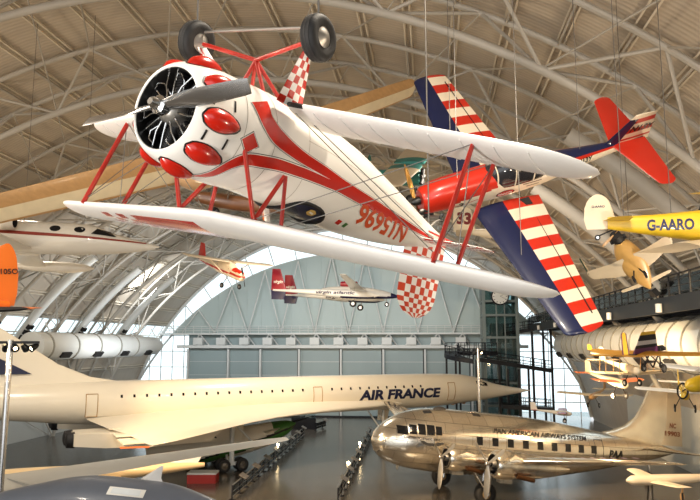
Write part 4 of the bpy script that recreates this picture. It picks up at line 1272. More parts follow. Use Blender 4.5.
for s in (1, -1):
    m = MB(); wing(m, [(.05, -11.2, -12.6, 2.4), (2.2, -12, -12.9, 2.4)], 0, None, t=.08, camber=0, flip=s); m.build('tailplane', WJ, lj)

# --- orange tail at the left edge
ot = thing('orange_aeroplane', 'orange aeroplane tail with dark lettering entering at the left edge', 'aeroplane', at(-50, 311, 15), facing((-.6, .02, .8), (0.0, 1, -.1)))
OR = M_['orange']
b_ = Body([(5, .1, .6, .6, .6, 2.2), (2, .0, .5, .5, .5, 2.2), (0, .05, .25, .3, .28, 2), (-1.3, .06, .06, .1, .08, 2)])
of = plain(b_, None, OR, ot)
m = MB(); st = [(.05, .2, -1.42, 0), (.35, -.05, -1.5, 0), (.8, -.4, -1.53, 0), (1.15, -.72, -1.50, 0)]
wing(m, st, 0, None, t=.06, camber=0, tip=.38, axis='z'); fi = m.build('tail_fin', OR, ot)
m = MB(); m.path([(-.62, .055, .1), (-.66, .052, .7), (-.72, .045, 1.3)], .012, 0, 6); m.path([(-.62, -.055, .1), (-.66, -.052, .7), (-.72, -.045, 1.3)], .012, 0, 6); m.build('hinge_line', mat('dark_orange', (150, 66, 14), .5), fi)
for s in (1, -1):
    m = MB(); letter(m, 'NR105O', .70, .13, lambda x, y, s=s: Vector(((-.80 - x) if s > 0 else (-1.50 + x), s * .05, .80 + y)), 0, .02); m.build('registration_lettering', M_['black'], fi)
    m = MB(); st = [(.05, .3, -1.3, .0), (.9, .1, -1.28, .0), (1.65, -.22, -1.2, .0)]
    wing(m, st, lambda i, k, up, y, c: 1 if c < .55 else 0, None, t=.1, camber=0, tip=.3, flip=s); m.build('tailplane', [OR, M_['dark']], ot)
m = MB(); m.tube((-.9, 0, -.05), (-1.1, 0, -.35), .03); tw_ = m.build('tail_skid', M_['dark'], ot)

# --- varnished sailplane with a long wing behind the biplane
A_, B_ = at(-60, 217, 22), at(408, 85, 34)
sp = thing('wooden_sailplane', 'varnished wooden sailplane with a very long slender wing behind the biplane', 'glider', at(205, 172, 27.2), facing((-.5, -.1, .8), (-.22, 1, .2)))
Mi = sp.matrix_world.inverted(); wa, wb, wc = Mi @ A_, Mi @ B_, Mi @ at(225, 148, 27.5)
m = MB()
def sail(p, q, c0, c1, tip):
    n = 10; rings = []; fw = (Mi.to_3x3() @ (RGT * -.2 - FWD * .5 + UPV * .85)).normalized()
    d = (q - p).normalized(); fw = (fw - d * fw.dot(d)).normalized(); u = d.cross(fw); u = u if (Mi.to_3x3() @ UPV).dot(u) > 0 else -u
    for i in range(n + 5):
        t = i / n if i <= n else 1 + (i - n) * .012
        ch = (c0 + (c1 - c0) * min(1, t)) * (1 if i <= n else math.sqrt(max(.02, 1 - ((i - n) / 4.1) ** 2)))
        o = p.lerp(q, t); ring = []
        for c in list(reversed(CF)): ring.append(o + fw * (ch * (.3 - c)) + u * (foil(c, .13) * ch + .02 * ch))
        for c in CF[1:-1]: ring.append(o + fw * (ch * (.3 - c)) - u * foil(c, .10) * ch)
        rings.append(ring)
    mm = MB(); mm.loft(rings, lambda i, j: 1 if j in (0, 1, 2, len(CF) + 6, len(CF) + 7, len(CF) + 5) else 0); return mm
CLF = mat('translucent_fabric', (224, 206, 170), .3, 0, .06, 3, coat=.4)
for p, q in ((wc, wa), (wc, wb)):
    sail(p, q, 1.5, .95, True).build('wing', [M_['tan_wood'], CLF], sp)
b_ = Body([(1.5, -.2, .06, .06, .06, 2), (1.2, -.2, .36, .34, .36, 2), (.5, -.15, .56, .55, .6, 2), (-.6, .05, .5, .5, .6, 2), (-1.8, .3, .22, .22, .28, 2), (-5.5, .6, .06, .07, .07, 2)])
fs = plain(b_, None, [mat('cream_pod', (226, 184, 140), .35, 0, .05, 2, coat=.3), M_['red_dull'], M_['navy']], sp, nx=50, nt=36, fn=lambda x, th, p: 1 if (p.z > .1 and x > -.9) else 0)
m = MB(); m.bar(Vector((-.3, 0, .4)), wc, .5, .12, 0, up=(1, 0, 0)); m.build('wing_pylon', M_['tan_wood'], sp)
m = MB(); wing(m, [(.55, -4.7, -5.6, 0), (1.6, -5.0, -5.6, 0)], 0, None, t=.06, camber=0, axis='z', tip=.2); m.build('tail_fin', M_['tan_wood'], sp)

# --- dark wooden flying boat hull below the biplane's nose
fb = thing('brown_hull_aeroplane', 'brown wooden hull aeroplane hanging just below the biplane cabane struts', 'aeroplane', at(205, 198, 21), facing((-1, .16, .1), (.1, 1, .1)))
b_ = Body([(.35, 0, .05, .05, .05, 2), (.2, 0, .17, .17, .17, 2.4), (-.8, 0, .22, .24, .24, 2.6), (-2.0, .03, .16, .18, .18, 2.4), (-3.6, .1, .05, .06, .06, 2)])
plain(b_, None, mat('brown_varnish', (112, 72, 44), .35, 0, .15, 3, coat=.4, stretch=(1, 8, 8)), fb)
for s in (1, -1):
    m = MB(); st = [(.15, .1, -1.0, .45), (3.4, -.1, -1.0, .55)]; wing(m, st, 0, None, t=.08, camber=.03, tip=.2, flip=s); m.build('wing', M_['cream'], fb)
    m = MB(); m.tube((-.2, s * .18, .1), (-.3, s * 1.0, .46), .025); m.tube((-.7, s * .18, .1), (-.8, s * 1.0, .46), .025); m.build('wing_strut', M_['alu_dull'], fb)
    wheel(fb, (-.3, s * .5, -.42), (0, 1, 0), .16, .08)
    m = MB(); m.tube((-.3, s * .5, -.42), (-.3, s * .15, -.1), .02); m.build('wheel_leg', M_['dark'], fb)

# --- record breaker with twin booms in front of the end wall
gf = thing('twin_boom_aeroplane', 'white twin-boom record aeroplane with red and navy tail fins hanging before the end wall', 'aeroplane', at(399, 297, 74), facing((1, -.02, .16), (0, 1, -.16)))
GW = mat('record_white', (224, 226, 226), .3, 0, .02, 2, coat=.3); DR = mat('crimson', (150, 24, 44), .35, 0, .03); DN = mat('deep_navy', (26, 26, 70), .35, 0, .03)
b_ = Body([(0, .05, .05, .05, .05, 2), (-.5, .08, .25, .22, .24, 2), (-2, .2, .48, .5, .46, 2), (-4.5, .3, .6, .7, .62, 2), (-7, .35, .5, .6, .55, 2), (-8.6, .4, .2, .3, .25, 2)])
plain(b_, None, [GW, DN], gf, fn=lambda x, th, p: 1 if (p.z < -.02 and x > -5) or x > -.9 else 0, nx=50)
m = MB(); m.tube((.1, 0, .05), (-.4, 0, .05), .04, 0, 8, r2=.2); m.build('nose_probe', M_['dark'], gf)
m = MB(); m.lathe([(.2, 0), (.32, -.1), (.36, -1), (.25, -1.9)], (-4.6, 0, 1.25), (1, 0, 0), 18, 0, True); m.box((-5.4, 0, .95), (.9, .16, .6)); m.build('jet_engine', DR, gf)
for s in (1, -1):
    bb = Body([(-1.8, -.15, .05, .05, .05, 2), (-3, -.15, .36, .38, .38, 2), (-6, -.1, .4, .42, .42, 2), (-10, .05, .22, .24, .24, 2), (-13.4, .1, .08, .1, .1, 2)])
    m = MB(); bb.mesh(m, nx=40, nt=24, mat=lambda x, th, p: 1 if (p.z < -.35 and x > -6) else 0); m.v = [(x, y + s * 2.8, z) for x, y, z in m.v]; bo = m.build('tail_boom', [GW, DN], gf)
    for f in (1, -1):
        m = MB(); letter(m, 'virgin atlantic', 4.2, .42, lambda x, y, f=f, s=s: Vector(((-4.4 - x) if f > 0 else (-8.6 + x), s * 2.8 + f * .43, -.25 + y)), 0, .03, .2); m.build('airline_title', DN, bo)
    m = MB(); wing(m, [(-1.0, -12.1, -13.5, 0), (.0, -11.9, -13.6, 0), (.9, -12.2, -13.6, 0), (2.3, -12.7, -13.6, 0)], lambda i, k, up, z, c: 1 if z < .0 else 0, None, t=.08, camber=0, axis='z'); m.v = [(x, y + s * 2.8, z + .1) for x, y, z in m.v]; fi = m.build('tail_fin', [DR, DN], gf)
    for f in (1, -1):
        m = MB(); letter(m, 'virgin', 1.0, .42, lambda x, y, f=f, s=s: Vector(((-12.35 - x) if f > 0 else (-13.35 + x), s * 2.8 + f * .07, .75 + y)), 0, .03, .3); m.build('fin_lettering', M_['white'], fi)
    m = MB(); wing(m, [(.3, -3.6, -5.4, .7), (3, -3.9, -5.2, .8), (8.5, -4.5, -5.2, 1.3)], 0, None, t=.14, camber=.03, tip=.2, flip=s); m.build('wing', GW, gf)
    wheel(gf, (-4.6, s * 2.8, -1.1), (0, 1, 0), .36, .22); m = MB(); m.tube((-4.6, s * 2.8, -1.1), (-4.4, s * 2.8, -.3), .06); m.build('main_leg', M_['alu_dull'], gf)
wheel(gf, (-1.3, 0, -.85), (0, 1, 0), .26, .16); m = MB(); m.tube((-1.3, 0, -.85), (-1.4, 0, -.1), .05); m.build('nose_leg', M_['alu_dull'], gf)

# --- small high-wing tourer
st_ = thing('high_wing_tourer', 'small white and red high-wing aeroplane hanging before the glowing arch', 'aeroplane', at(243, 277, 64), facing((.72, -.22, .62), (.22, .98, .04)))
b_ = Body([(0, 0, .1, .1, .1, 2), (-.15, 0, .42, .4, .45, 2.2), (-1.2, .05, .52, .52, .52, 2.4), (-2.0, .1, .56, .85, .55, 2.4), (-3.2, .1, .5, .8, .55, 2.4), (-4.2, .1, .38, .42, .45, 2.2), (-6.8, .15, .1, .18, .16, 2)])
tf = plain(b_, None, [CRM, RC], st_, fn=lambda x, th, p: 1 if -.12 < p.z < .06 or (x > -1.2 and p.z > .25) else 0, nx=50, nt=40)
for s in (1, -1):
    m = MB(); m.add([b_.side(x, z, s, .015) for x, z in ((-1.6, .3), (-1.85, .75), (-3.3, .75), (-3.5, .35))], [(0, 1, 2, 3)]); m.build('cabin_window', M_['window'], tf)
    m = MB(); wing(m, [(.3, -1.7, -3.3, .95), (2.6, -1.7, -3.3, 1.0), (5.3, -1.85, -3.0, 1.1)], 0, None, t=.11, camber=.02, tip=.25, flip=s); m.build('wing', CRM, st_)
    m = MB(); m.tube((-2.2, s * .5, -.3), (-2.3, s * 2.5, .96), .05); m.build('wing_strut', CRM, st_)
    m = MB(); wing(m, [(.1, -6.0, -7.0, .3), (1.8, -6.3, -7.0, .3)], 0, None, t=.08, camber=0, tip=.1, flip=s); m.build('tailplane', CRM, st_)
    wheel(st_, (-1.4, s * 1.1, -1.25), (0, 1, 0), .26, .16); m = MB(); m.path([(-1.6, s * .45, -.4), (-1.5, s * .95, -1.15), (-1.4, s * 1.1, -1.25)], .04); m.build('main_leg', M_['alu'], st_)
m = MB(); wing(m, [(.1, -5.6, -7.1, 0), (.5, -6.0, -7.2, 0), (1.75, -6.6, -7.3, 0)], 0, None, t=.08, camber=0, axis='z'); m.build('tail_fin', RC, st_)
for q in (0, 1):
    m = MB(); blade(m, (.05, 0, 0), .5 + PI * q, .05, 1.05, .16, 0); m.build('propeller_blade', M_['dark'], st_)

# --- cream and teal parasol monoplane seen past the biplane's tail
tp = thing('teal_trimmed_monoplane', 'cream fabric monoplane with teal wing roots and teal tail tip, hung nose to the right', 'aeroplane', at(422, 178, 36), facing((.95, -.05, .28), (.05, 1, .42)))
b_ = Body([(0, 0, .1, .1, .1, 2), (-.1, 0, .42, .42, .42, 2), (-.8, 0, .42, .42, .42, 2.2), (-2, 0, .36, .4, .4, 2.6), (-4.3, .05, .05, .12, .12, 2.2)])
plain(b_, None, M_['teal'], tp)
for s in (1, -1):
    m = MB(); wing(m, [(.25, .1, -1.6, .7), (1.1, .1, -1.6, .72), (4.6, -.05, -1.5, .9)], lambda i, k, up, y, c: 1 if y < 1.0 else 0, None, t=.1, camber=.03, tip=.4, flip=s); m.build('wing', [M_['cream'], M_['teal']], tp)
    m = MB(); m.tube((-.5, s * .35, -.3), (-.6, s * 2.2, .74), .03); m.build('wing_strut', M_['cream'], tp)
    m = MB(); wing(m, [(.1, -3.5, -4.4, .1), (1.3, -3.7, -4.4, .1)], 0, None, t=.06, camber=0, tip=.3, flip=s); m.build('tailplane', M_['cream'], tp)
    wheel(tp, (-.5, s * .7, -1.0), (0, 1, 0), .27, .12); m = MB(); m.tube((-.5, s * .7, -1.0), (-.5, s * .3, -.35), .03); m.build('main_leg', M_['dark'], tp)
for k in range(7):
    a = 2 * PI * k / 7; m = MB(); d = Vector((0, math.cos(a), math.sin(a))); m.tube(Vector((.02, 0, 0)) + d * .1, Vector((.02, 0, 0)) + d * .5, .09, 0, 8); m.build('engine_cylinder', M_['dark'], tp)
# its upright teal-tipped neighbour
tt = thing('teal_tipped_biplane', 'cream biplane tail with rounded teal tips hanging beyond the biplane fuselage', 'aeroplane', at(371, 182, 41), facing((.25, .2, -.95), (0.05, 1, .2)))
b_ = Body([(3.5, .0, .4, .4, .4, 2.4), (0, .0, .22, .22, .22, 2.4), (-1.2, .0, .05, .06, .06, 2)])
plain(b_, None, M_['cream'], tt)
m = MB(); wing(m, [(.0, .2, -1.3, 0), (.5, .1, -1.3, 0), (1.0, -.1, -1.3, 0), (1.3, -.2, -1.25, 0)], lambda i, k, up, z, c: 1 if z > 1.25 else 0, None, t=.07, camber=0, axis='z', tip=.4); m.build('tail_fin', [M_['cream'], M_['teal']], tt)
for s in (1, -1):
    m = MB(); wing(m, [(.05, .3, -1.0, .05), (.9, .0, -1.0, .05), (1.5, -.2, -.95, .05)], lambda i, k, up, y, c: 1 if y > 1.3 else 0, None, t=.07, camber=0, tip=.4, flip=s); m.build('tailplane', [M_['cream'], M_['teal']], tt)
    m = MB(); wing(m, [(.2, 3.9, 2.6, .7), (3.4, 3.9, 2.6, .9)], 0, None, t=.08, camber=.03, tip=.3, flip=s); m.build('upper_wing', M_['cream'], tt)

# --- racer number 33
rc = thing('number_thirty_three_racer', 'cream racing aeroplane with a red 33 on its fin behind the red struts', 'aeroplane', at(520, 236, 30), facing((1, -.05, .15), (.0, 1, .3)))
b_ = Body([(1.4, 0, .1, .1, .1, 2), (1.2, 0, .34, .34, .34, 2), (0, 0, .38, .4, .4, 2), (-1.4, .05, .16, .2, .2, 2), (-2.6, .1, .05, .08, .08, 2)])
plain(b_, None, M_['cream'], rc)
m = MB(); wing(m, [(.05, -1.9, -2.9, 0), (.4, -2.0, -2.95, 0), (.8, -2.1, -2.95, 0), (1.1, -2.2, -2.95, 0)], 0, None, t=.06, camber=0, axis='z', tip=.12); fi = m.build('tail_fin', M_['cream'], rc)
for s in (1, -1):
    m = MB(); letter(m, '33', .62, .56, lambda x, y, s=s: Vector(((-2.17 - x) if s > 0 else (-2.79 + x), s * .04, .42 + y)), 0, .05); m.build('race_number', mat('dark_red_number', (110, 30, 30), .5), fi)
    m = MB(); wing(m, [(.3, .9, -.4, -.1), (2.5, .7, -.3, .1)], 0, None, t=.1, camber=.02, tip=.4, flip=s); m.build('wing', M_['cream'], rc)
    m = MB(); wing(m, [(.05, -2.1, -2.8, .15), (.9, -2.3, -2.8, .15)], 0, None, t=.06, camber=0, tip=.2, flip=s); m.build('tailplane', M_['cream'], rc)

# --- yellow biplane G-AARO
yb = thing('yellow_biplane', 'yellow biplane with G-AARO in navy and a cream rudder at the right edge', 'aeroplane', at(795, 224, 17.5), facing((1, .02, .15), (.0, 1, -.02)))
# origin is the nose; tail lies towards the left
Lb = 4.62
b_ = Body([(0, 0, .3, .3, .35, 2.3), (-1, 0, .4, .42, .42, 2.6), (-2.2, .02, .38, .40, .42, 2.8), (-3.2, .06, .27, .29, .32, 2.8), (-Lb, .14, .05, .16, .16, 2.6)])
yf = plain(b_, None, [M_['yellow']], yb, nx=60, nt=40)
for s in (1, -1):
    m = MB(); letter(m, 'G-AARO', 1.12, .30, lambda x, y, s=s: b_.side((-2.55 - x) if s > 0 else (-3.67 + x), -.10 + y, s, .008), 0, .035); m.build('registration_lettering', DN, yf)
    m = MB(); wing(m, [(.36, -1.5, -2.8, -.42), (3.0, -1.9, -3.1, -.62)], 0, None, t=.08, camber=.03, tip=.4, flip=s); m.build('lower_wing', M_['cream'], yb)
    m = MB(); wing(m, [(.0, -.1, -1.3, 1.0), (3.2, -.3, -1.5, 1.15)], 0, None, t=.08, camber=.03, tip=.4, flip=s); m.build('upper_wing', M_['yellow'], yb)
    for x in (-.5, -1.3):
        m = MB(); m.tube((x - .5, s * 2.4, -.33), (x, s * 2.4, 1.1), .03); m.build('interplane_strut', M_['dark'], yb)
    m = MB(); wing(m, [(.04, -4.05, -4.75, .2), (.8, -4.15, -4.7, .24)], 0, None, t=.06, camber=0, tip=.25, flip=s); m.build('tailplane', M_['yellow'], yb)
m = MB(); wing(m, [(-.02, -4.45, -5.15, 0), (.25, -4.4, -5.22, 0), (.55, -4.5, -5.2, 0), (.7, -4.55, -5.14, 0)], 0, None, t=.06, camber=0, axis='z', tip=.22); fi = m.build('rudder', M_['cream'], yb)
for s in (1, -1):
    m = MB(); letter(m, 'G-AARO', .34, .06, lambda x, y, s=s: Vector(((-4.68 - x) if s > 0 else (-5.02 + x), s * .03, .56 + y)), 0, .02); m.build('rudder_lettering', DN, fi)
m = MB(); m.tube((-4.4, 0, .0), (-4.85, 0, -.2), .02); m.build('tail_skid', M_['dark'], yb)
wheel(yb, (-4.88, 0, -.24), (0, 1, 0), .075, .05, name='tail_wheel')

# --- swept canvas pusher with upright tip fins
cv = thing('swept_wing_pusher', 'gold and cream swept-wing pusher aeroplane with two green-edged tip fins', 'aeroplane', at(636, 268, 22), facing((.6, -.5, -.62), (-.05, .57, -.51)), .85)
GC = mat('golden_fabric', (214, 168, 96), .4, 0, .08, 3, coat=.2)
b_ = Body([(1.6, .0, .06, .06, .06, 2), (.6, .02, .36, .34, .26, 2.2), (-.3, .1, .50, .55, .22, 2.2), (-1.1, .25, .36, .40, .2, 2.2), (-1.5, .3, .14, .16, .14, 2)])
plain(b_, None, GC, cv)
for s in (1, -1):
    m = MB(); wing(m, [(.2, .3, -.9, .0), (.7, .1, -.9, .0), (1.5, -.4, -1.05, .02)], 0, None, t=.1, camber=.02, tip=.1, flip=s); m.build('wing', M_['cream'], cv)
    m = MB(); o = Vector((-.9, s * 1.55, .03)); z = Vector((.0, s * .12, 1)); x = Vector((.7, .0, .1))
    m.plate([o, o + x * .8, o + x * .62 + z * .75, o + z * .75 - x * .1], (0, 1, 0), .05, 0)
    for a, c in ((o, o + x * .8), (o + x * .8, o + x * .62 + z * .75), (o + x * .62 + z * .75, o + z * .75 - x * .1), (o + z * .75 - x * .1, o)):
        m.tube(a, c, .028, 1, 6)
    m.build('tip_fin', [M_['cream'], mat('dark_green_edge', (36, 62, 44), .5)], cv)
    wheel(cv, (-.1, s * .22, -.5), (0, 1, 0), .15, .09); m = MB(); m.tube((-.1, s * .22, -.5), (-.1, s * .1, -.15), .025); m.build('main_leg', M_['dark'], cv)
    m = MB(); wing(m, [(.05, 1.5, 1.2, .1), (.9, 1.35, 1.15, .1)], 0, None, t=.1, camber=.02, tip=.1, flip=s); m.build('foreplane', M_['cream'], cv)
m = MB(); m.tube((-1.4, 0, .4), (-1.85, 0, .42), .2, 0, 12); m.tube((-1.5, -.3, .45), (-1.5, .3, .45), .1, 0, 8); m.build('engine_block', M_['dark'], cv)
for q in (0, 1):
    m = MB(); blade(m, (-1.9, 0, .42), 1.1 + PI * q, .05, .62, .1, 0); m.build('propeller_blade', M_['tan_wood'], cv)

# --- purple and yellow ultralight
ul = thing('purple_sail_ultralight', 'ultralight with an orange wing and a purple, grey and yellow striped upright sail', 'ultralight', at(648, 353, 27), facing((.78, -.02, -.62), (.0, 1, -.12)))
PU = mat('purple_sailcloth', (94, 38, 82), .5, 0, .05); GY = mat('grey_sailcloth', (190, 184, 180), .5, 0, .05); YE = mat('gold_sailcloth', (214, 172, 46), .5, 0, .05); OO = mat('amber_sailcloth', (222, 158, 42), .45, 0, .05)
m = MB(); nz = [0, .1, .22, .34, .5, .72, .84]
for i in range(6):
    a, c = nz[i], nz[i + 1]
    def e(z):
        return (-1.15 + .78 * z / .84, .78 - .12 * z / .84)
    (x0, x1), (x2, x3) = e(a), e(c)
    m.box((0, 0, 0), (0, 0, 0)) if False else m.add([(x0, -.02, a), (x1, -.02, a), (x3, -.02, c), (x2, -.02, c), (x0, .02, a), (x1, .02, a), (x3, .02, c), (x2, .02, c)], [(0, 1, 2, 3), (7, 6, 5, 4), (0, 4, 5, 1), (1, 5, 6, 2), (2, 6, 7, 3), (3, 7, 4, 0)], [0, 0, 1, 2, 1, 3][i])
m.build('upright_sail', [PU, M_['dark'], GY, YE], ul)
for s in (1, -1):
    m = MB(); wing(m, [(.05, .5, -1.0, -.02), (1.5, .45, -.9, -.02), (4.6 if s < 0 else 2.2, .4, -.5, .05)], 0, None, t=.09, camber=.03, tip=.3, flip=s); m.build('wing', OO, ul)
    wheel(ul, (.35, s * .42, -.62), (0, 1, 0), .17, .09); m = MB(); m.tube((.35, s * .42, -.62), (.1, 0, -.05), .025); m.build('main_leg', M_['dark'], ul)
    m = MB(); wing(m, [(.04, -1.9, -2.6, .06), (.9, -2.0, -2.6, .06)], 0, None, t=.07, camber=0, tip=.2, flip=s); m.build('tailplane', OO, ul)
m = MB(); wing(m, [(.05, -1.4, -1.9, 0), (.8, -1.5, -1.9, 0)], lambda i, k, up, z, c: 1 if .2 < c < .75 else 0, None, t=.07, camber=0, axis='z', tip=.1); m.build('tail_fin', [PU, YE], ul)
m = MB(); m.tube((.9, 0, -.03), (-2.5, 0, .03), .04, 0, 8); m.tube((.9, 0, -.03), (.3, 0, -.6), .03); m.tube((-.3, 0, 0), (.3, 0, -.6), .03); m.box((.1, 0, -.35), (.35, .3, .08)); m.build('frame', M_['dark'], ul)
m = MB(); m.tube((.75, .0, .12), (1.15, 0, .12), .12, 0, 12); m.tube((.9, -.25, .12), (.9, .25, .12), .08, 0, 8); m.build('engine_block', M_['dark'], ul)
wheel(ul, (.95, 0, -.55), (0, 1, 0), .13, .08); m = MB(); m.tube((.95, 0, -.55), (.8, 0, 0), .025); m.build('nose_leg', M_['dark'], ul)
# ------------------------------------------------------------------ lower left: grey jet with its long wing, in front of the white airliner
gj = thing('grey_jet', 'blue-grey jet at the bottom edge with one long pale wing and a small light hatch', 'aeroplane', at(120, 530, 24), heading(RGT.x * -1 + FWD.x * .25, RGT.y * -1 + FWD.y * .25, 0))
BG = M_['blue_grey']; PG = mat('pale_grey_wing', (158, 156, 150), .4, .1, .05, 1, coat=.2)
b_ = Body([(6.5, .4, .2, .2, .2, 2), (4, .5, .75, .8, .8, 2), (1.0, .6, 1.05, 1.2, 1.1, 2), (-1.5, .55, 1.0, 1.15, 1.1, 2), (-4.2, .3, .7, .72, .8, 2), (-7, .2, .3, .3, .3, 2)])
gf_ = plain(b_, None, BG, gj, nx=60, nt=48)
m = MB(); b_.patch(m, [(-1.3, math.radians(40)), (.1, math.radians(40)), (.1, math.radians(56)), (-1.3, math.radians(56))], 0, .02)
b_.patch(m, [(-1.15, math.radians(42.5)), (-.05, math.radians(42.5)), (-.05, math.radians(53)), (-1.15, math.radians(53))], 1, .035); m.build('fuselage_hatch', [M_['white_steel'], mat('hatch_lens', (206, 214, 220), .2)], gf_)
m = MB(); st = [(.0, -.1, -1.5, 0), (.25, -.3, -1.35, 0), (.6, -.9, -1.4, 0), (.8, -1.2, -1.45, 0)]
wing(m, st, 0, None, t=.12, camber=0, axis='z', tip=.08); m.v = [(x * .7 - .5, y - .15, z * .7 + 1.62) for x, y, z in m.v]; m.build('air_scoop', mat('scoop_grey', (186, 186, 186), .4, .1), gj)
Mi = gj.matrix_world.inverted()
p0, p1 = Mi @ at(-6, 486, 34.5), Mi @ at(287, 439, 40)
d = (p1 - p0).normalized(); ch = Vector((0, 0, 1)).cross(d).normalized(); up = d.cross(ch)
def slab(c0, c1, off0, off1):
    rings = []
    for i in range(13):
        t = i / 12; c = c0 + (c1 - c0) * t; o = p0.lerp(p1, t); k = 1 if i < 12 else .6
        rings.append([o + ch * (c * (.5 - q)) * k + up * (foil(q, .12) * c) for q in reversed(CF)] + [o + ch * (c * (.5 - q)) * k - up * (foil(q, .08) * c) for q in CF[1:-1]])
    mm = MB(); mm.loft(rings, 0); return mm
slab(4.6, 1.5, 0, 0).build('long_wing', PG, gj)
q1, q2 = p0.lerp(p1, .0), Vector((0, 1.0, .2))
m = MB(); m.loft([[p0 + ch * a + up * b for a, b in ((1.8, .2), (1.8, -.2), (-1.8, -.2), (-1.8, .2))], [Vector((1.6, -.9, .6)), Vector((1.6, -.9, .0)), Vector((-2.0, -.9, .0)), Vector((-2.0, -.9, .6))]], 0, True, False); m.build('wing_root', PG, gj)
m = MB()
for x in (-1.2, 1.6):
    for s in (-1, 1):
        m.tube((x, s * .5, -.3), (x, s * .9, -gj.location.z), .14, 0, 10)
m.build('display_stand', M_['dark_steel'], gj)

# --- tan jet with black triangle lying between the two
tj = thing('cream_jet', 'slim cream jet with a black triangle and red dot below the airliner wing', 'aeroplane', at(8, 476, 43), heading(-RGT.x - FWD.x * .12, -RGT.y - FWD.y * .12, .0))
b_ = Body([(2, -.1, .1, .1, .1, 2), (0, 0, .5, .42, .5, 2), (-4, .05, .62, .5, .6, 2), (-9, .25, .45, .40, .4, 2), (-12.2, .45, .12, .14, .14, 2)])
tf_ = plain(b_, None, mat('tan_cream_paint', (218, 188, 142), .35, 0, .04, 1, coat=.3), tj, nx=50)
for s in (1, -1):
    m = MB(); m.add([b_.side(x, z, s, .03) for x, z in ((-3.8, .26), (-5.9, .28), (-4.9, -.12), (-3.8, -.3))], [(0, 1, 2, 3)]); m.build('flank_triangle', M_['black'], tf_)
    m = MB(); m.add([b_.side(-3.0 + .2 * math.cos(t), -.02 + .2 * math.sin(t), s, .03) for t in np.linspace(0, 2 * PI, 17)[:-1]], [tuple(range(16))]); m.build('flank_dot', M_['red'], tf_)
    m = MB(); wing(m, [(.4, -3.4, -7.0, -.1), (2.8, -5.4, -7.2, -.2)], 0, None, t=.05, camber=0, tip=.1, flip=s); m.build('wing', M_['cream'], tj)
    m = MB(); m.tube((-5, s * 1.2, -.2), (-5, s * 1.3, -tj.location.z + .45), .09); lg = m.build('main_leg', M_['white_steel'], tj); wheel(lg, (-5, s * 1.3, -tj.location.z + .45), (0, 1, 0), .45, .25)
m = MB(); m.tube((-.5, 0, -.3), (-.5, 0, -tj.location.z + .4), .08); lg = m.build('nose_leg', M_['white_steel'], tj); wheel(lg, (-.5, 0, -tj.location.z + .4), (0, 1, 0), .4, .22)
m = MB(); wing(m, [(.3, -9.5, -11.6, 0), (1.0, -10.6, -12, 0)], 0, None, t=.05, camber=0, axis='z', tip=.05); m.build('tail_fin', M_['white'], tj)

# --- green and white airliner tail cone beyond the white airliner wing
gp = thing('green_striped_aeroplane', 'white aeroplane with sweeping green and black stripes beyond the airliner wing', 'aeroplane', at(296, 427, 66), heading(RGT.x * .95 + FWD.x * .3, RGT.y * .95 + FWD.y * .3, .16))
b_ = Body([(0, .35, .1, .1, .1, 2), (-.8, .2, .62, .6, .6, 2), (-3, -.1, 1.1, 1.1, 1.1, 2), (-7, -.2, 1.35, 1.35, 1.35, 2), (-14, -.2, 1.3, 1.3, 1.3, 2)])
def gm(x, th, p):
    e = p.z - (.25 + .13 * (x + 0))
    return 2 if -.12 < e < .05 or (-.62 < e < -.55) else 1 if -.55 <= e <= -.12 or (x > -2.4 and e > .05) else 0
plain(b_, None, [M_['concorde'], M_['green'], M_['black']], gp, nx=90, nt=60, fn=gm)
m = MB(); m.tube((-.4, 0, .5), (1.8, 0, .72), .12, 0, 8, r2=.03); m.build('tail_boom', M_['dark'], gp)
for s in (1, -1):
    m = MB(); wing(m, [(.3, -1.5, -3.4, .3), (3.2, -2.6, -3.6, .5)], 0, None, t=.08, camber=0, tip=.2, flip=s); m.build('tailplane', M_['concorde'], gp)
    m = MB(); m.tube((-7, s * 1.0, -1), (-7, s * 1.1, -gp.location.z + .5), .12); lg = m.build('main_leg', M_['white_steel'], gp); wheel(lg, (-7, s * 1.1, -gp.location.z + .55), (0, 1, 0), .5, .3)

# --- red and white equipment case on the floor
c = floor_at(203, 482)
cs = thing('equipment_case', 'red case with white lid on the floor beside the dark wheels', 'case', c, heading(RGT.x, RGT.y))
m = MB(); m.box((0, 0, .35), (2.3, 1.4, .7)); m.build('case_body', M_['red_dull'], cs)
m = MB(); m.box((0, 0, .76), (2.34, 1.44, .14)); m.build('case_lid', M_['white_steel'], cs)

# ------------------------------------------------------------------ light poles
def light_pole(loc, h, heads, label, drum=False):
    t = thing('light_pole', label, 'light pole', loc, heading(RGT.x, RGT.y))
    m = MB(); m.tube((0, 0, 0), (0, 0, h), .13, 0, 14); m.build('pole', M_['alu'], t)
    m = MB(); m.lathe([(0, 0), (.75 if drum else .4, 0), (.75 if drum else .4, .75 if drum else .1), (.18, .78 if drum else .12)], (0, 0, 0), (0, 0, 1), 28); m.build('pole_base', M_['alu_dull'] if drum else M_['dark_steel'], t)
    m = MB(); w = max(1.0, .42 * heads); m.bar((-w / 2, 0, h - .12), (w / 2, 0, h - .12), .12, .12); m.build('crossbar', M_['dark_steel'], t)
    for i in range(heads):
        x = -w / 2 + w * (i + .5) / heads; dx = (-.5, .35, -.2, .5, .1)[i % 5]
        d = Vector((dx, -.7 if i % 2 else .7, -.45)).normalized(); o = Vector((x, 0, h - .32))
        m = MB(); m.lathe([(.06, -.22), (.12, -.1), (.17, .18), (.15, .18), (0, .10)], o, d, 16); hd_ = m.build('lamp_head', M_['dark_steel'], t)
        m = MB(); m.lathe([(0, .13), (.14, .15)], o, d, 16); m.build('lamp_lens', M_['lamp'], hd_)
    return t


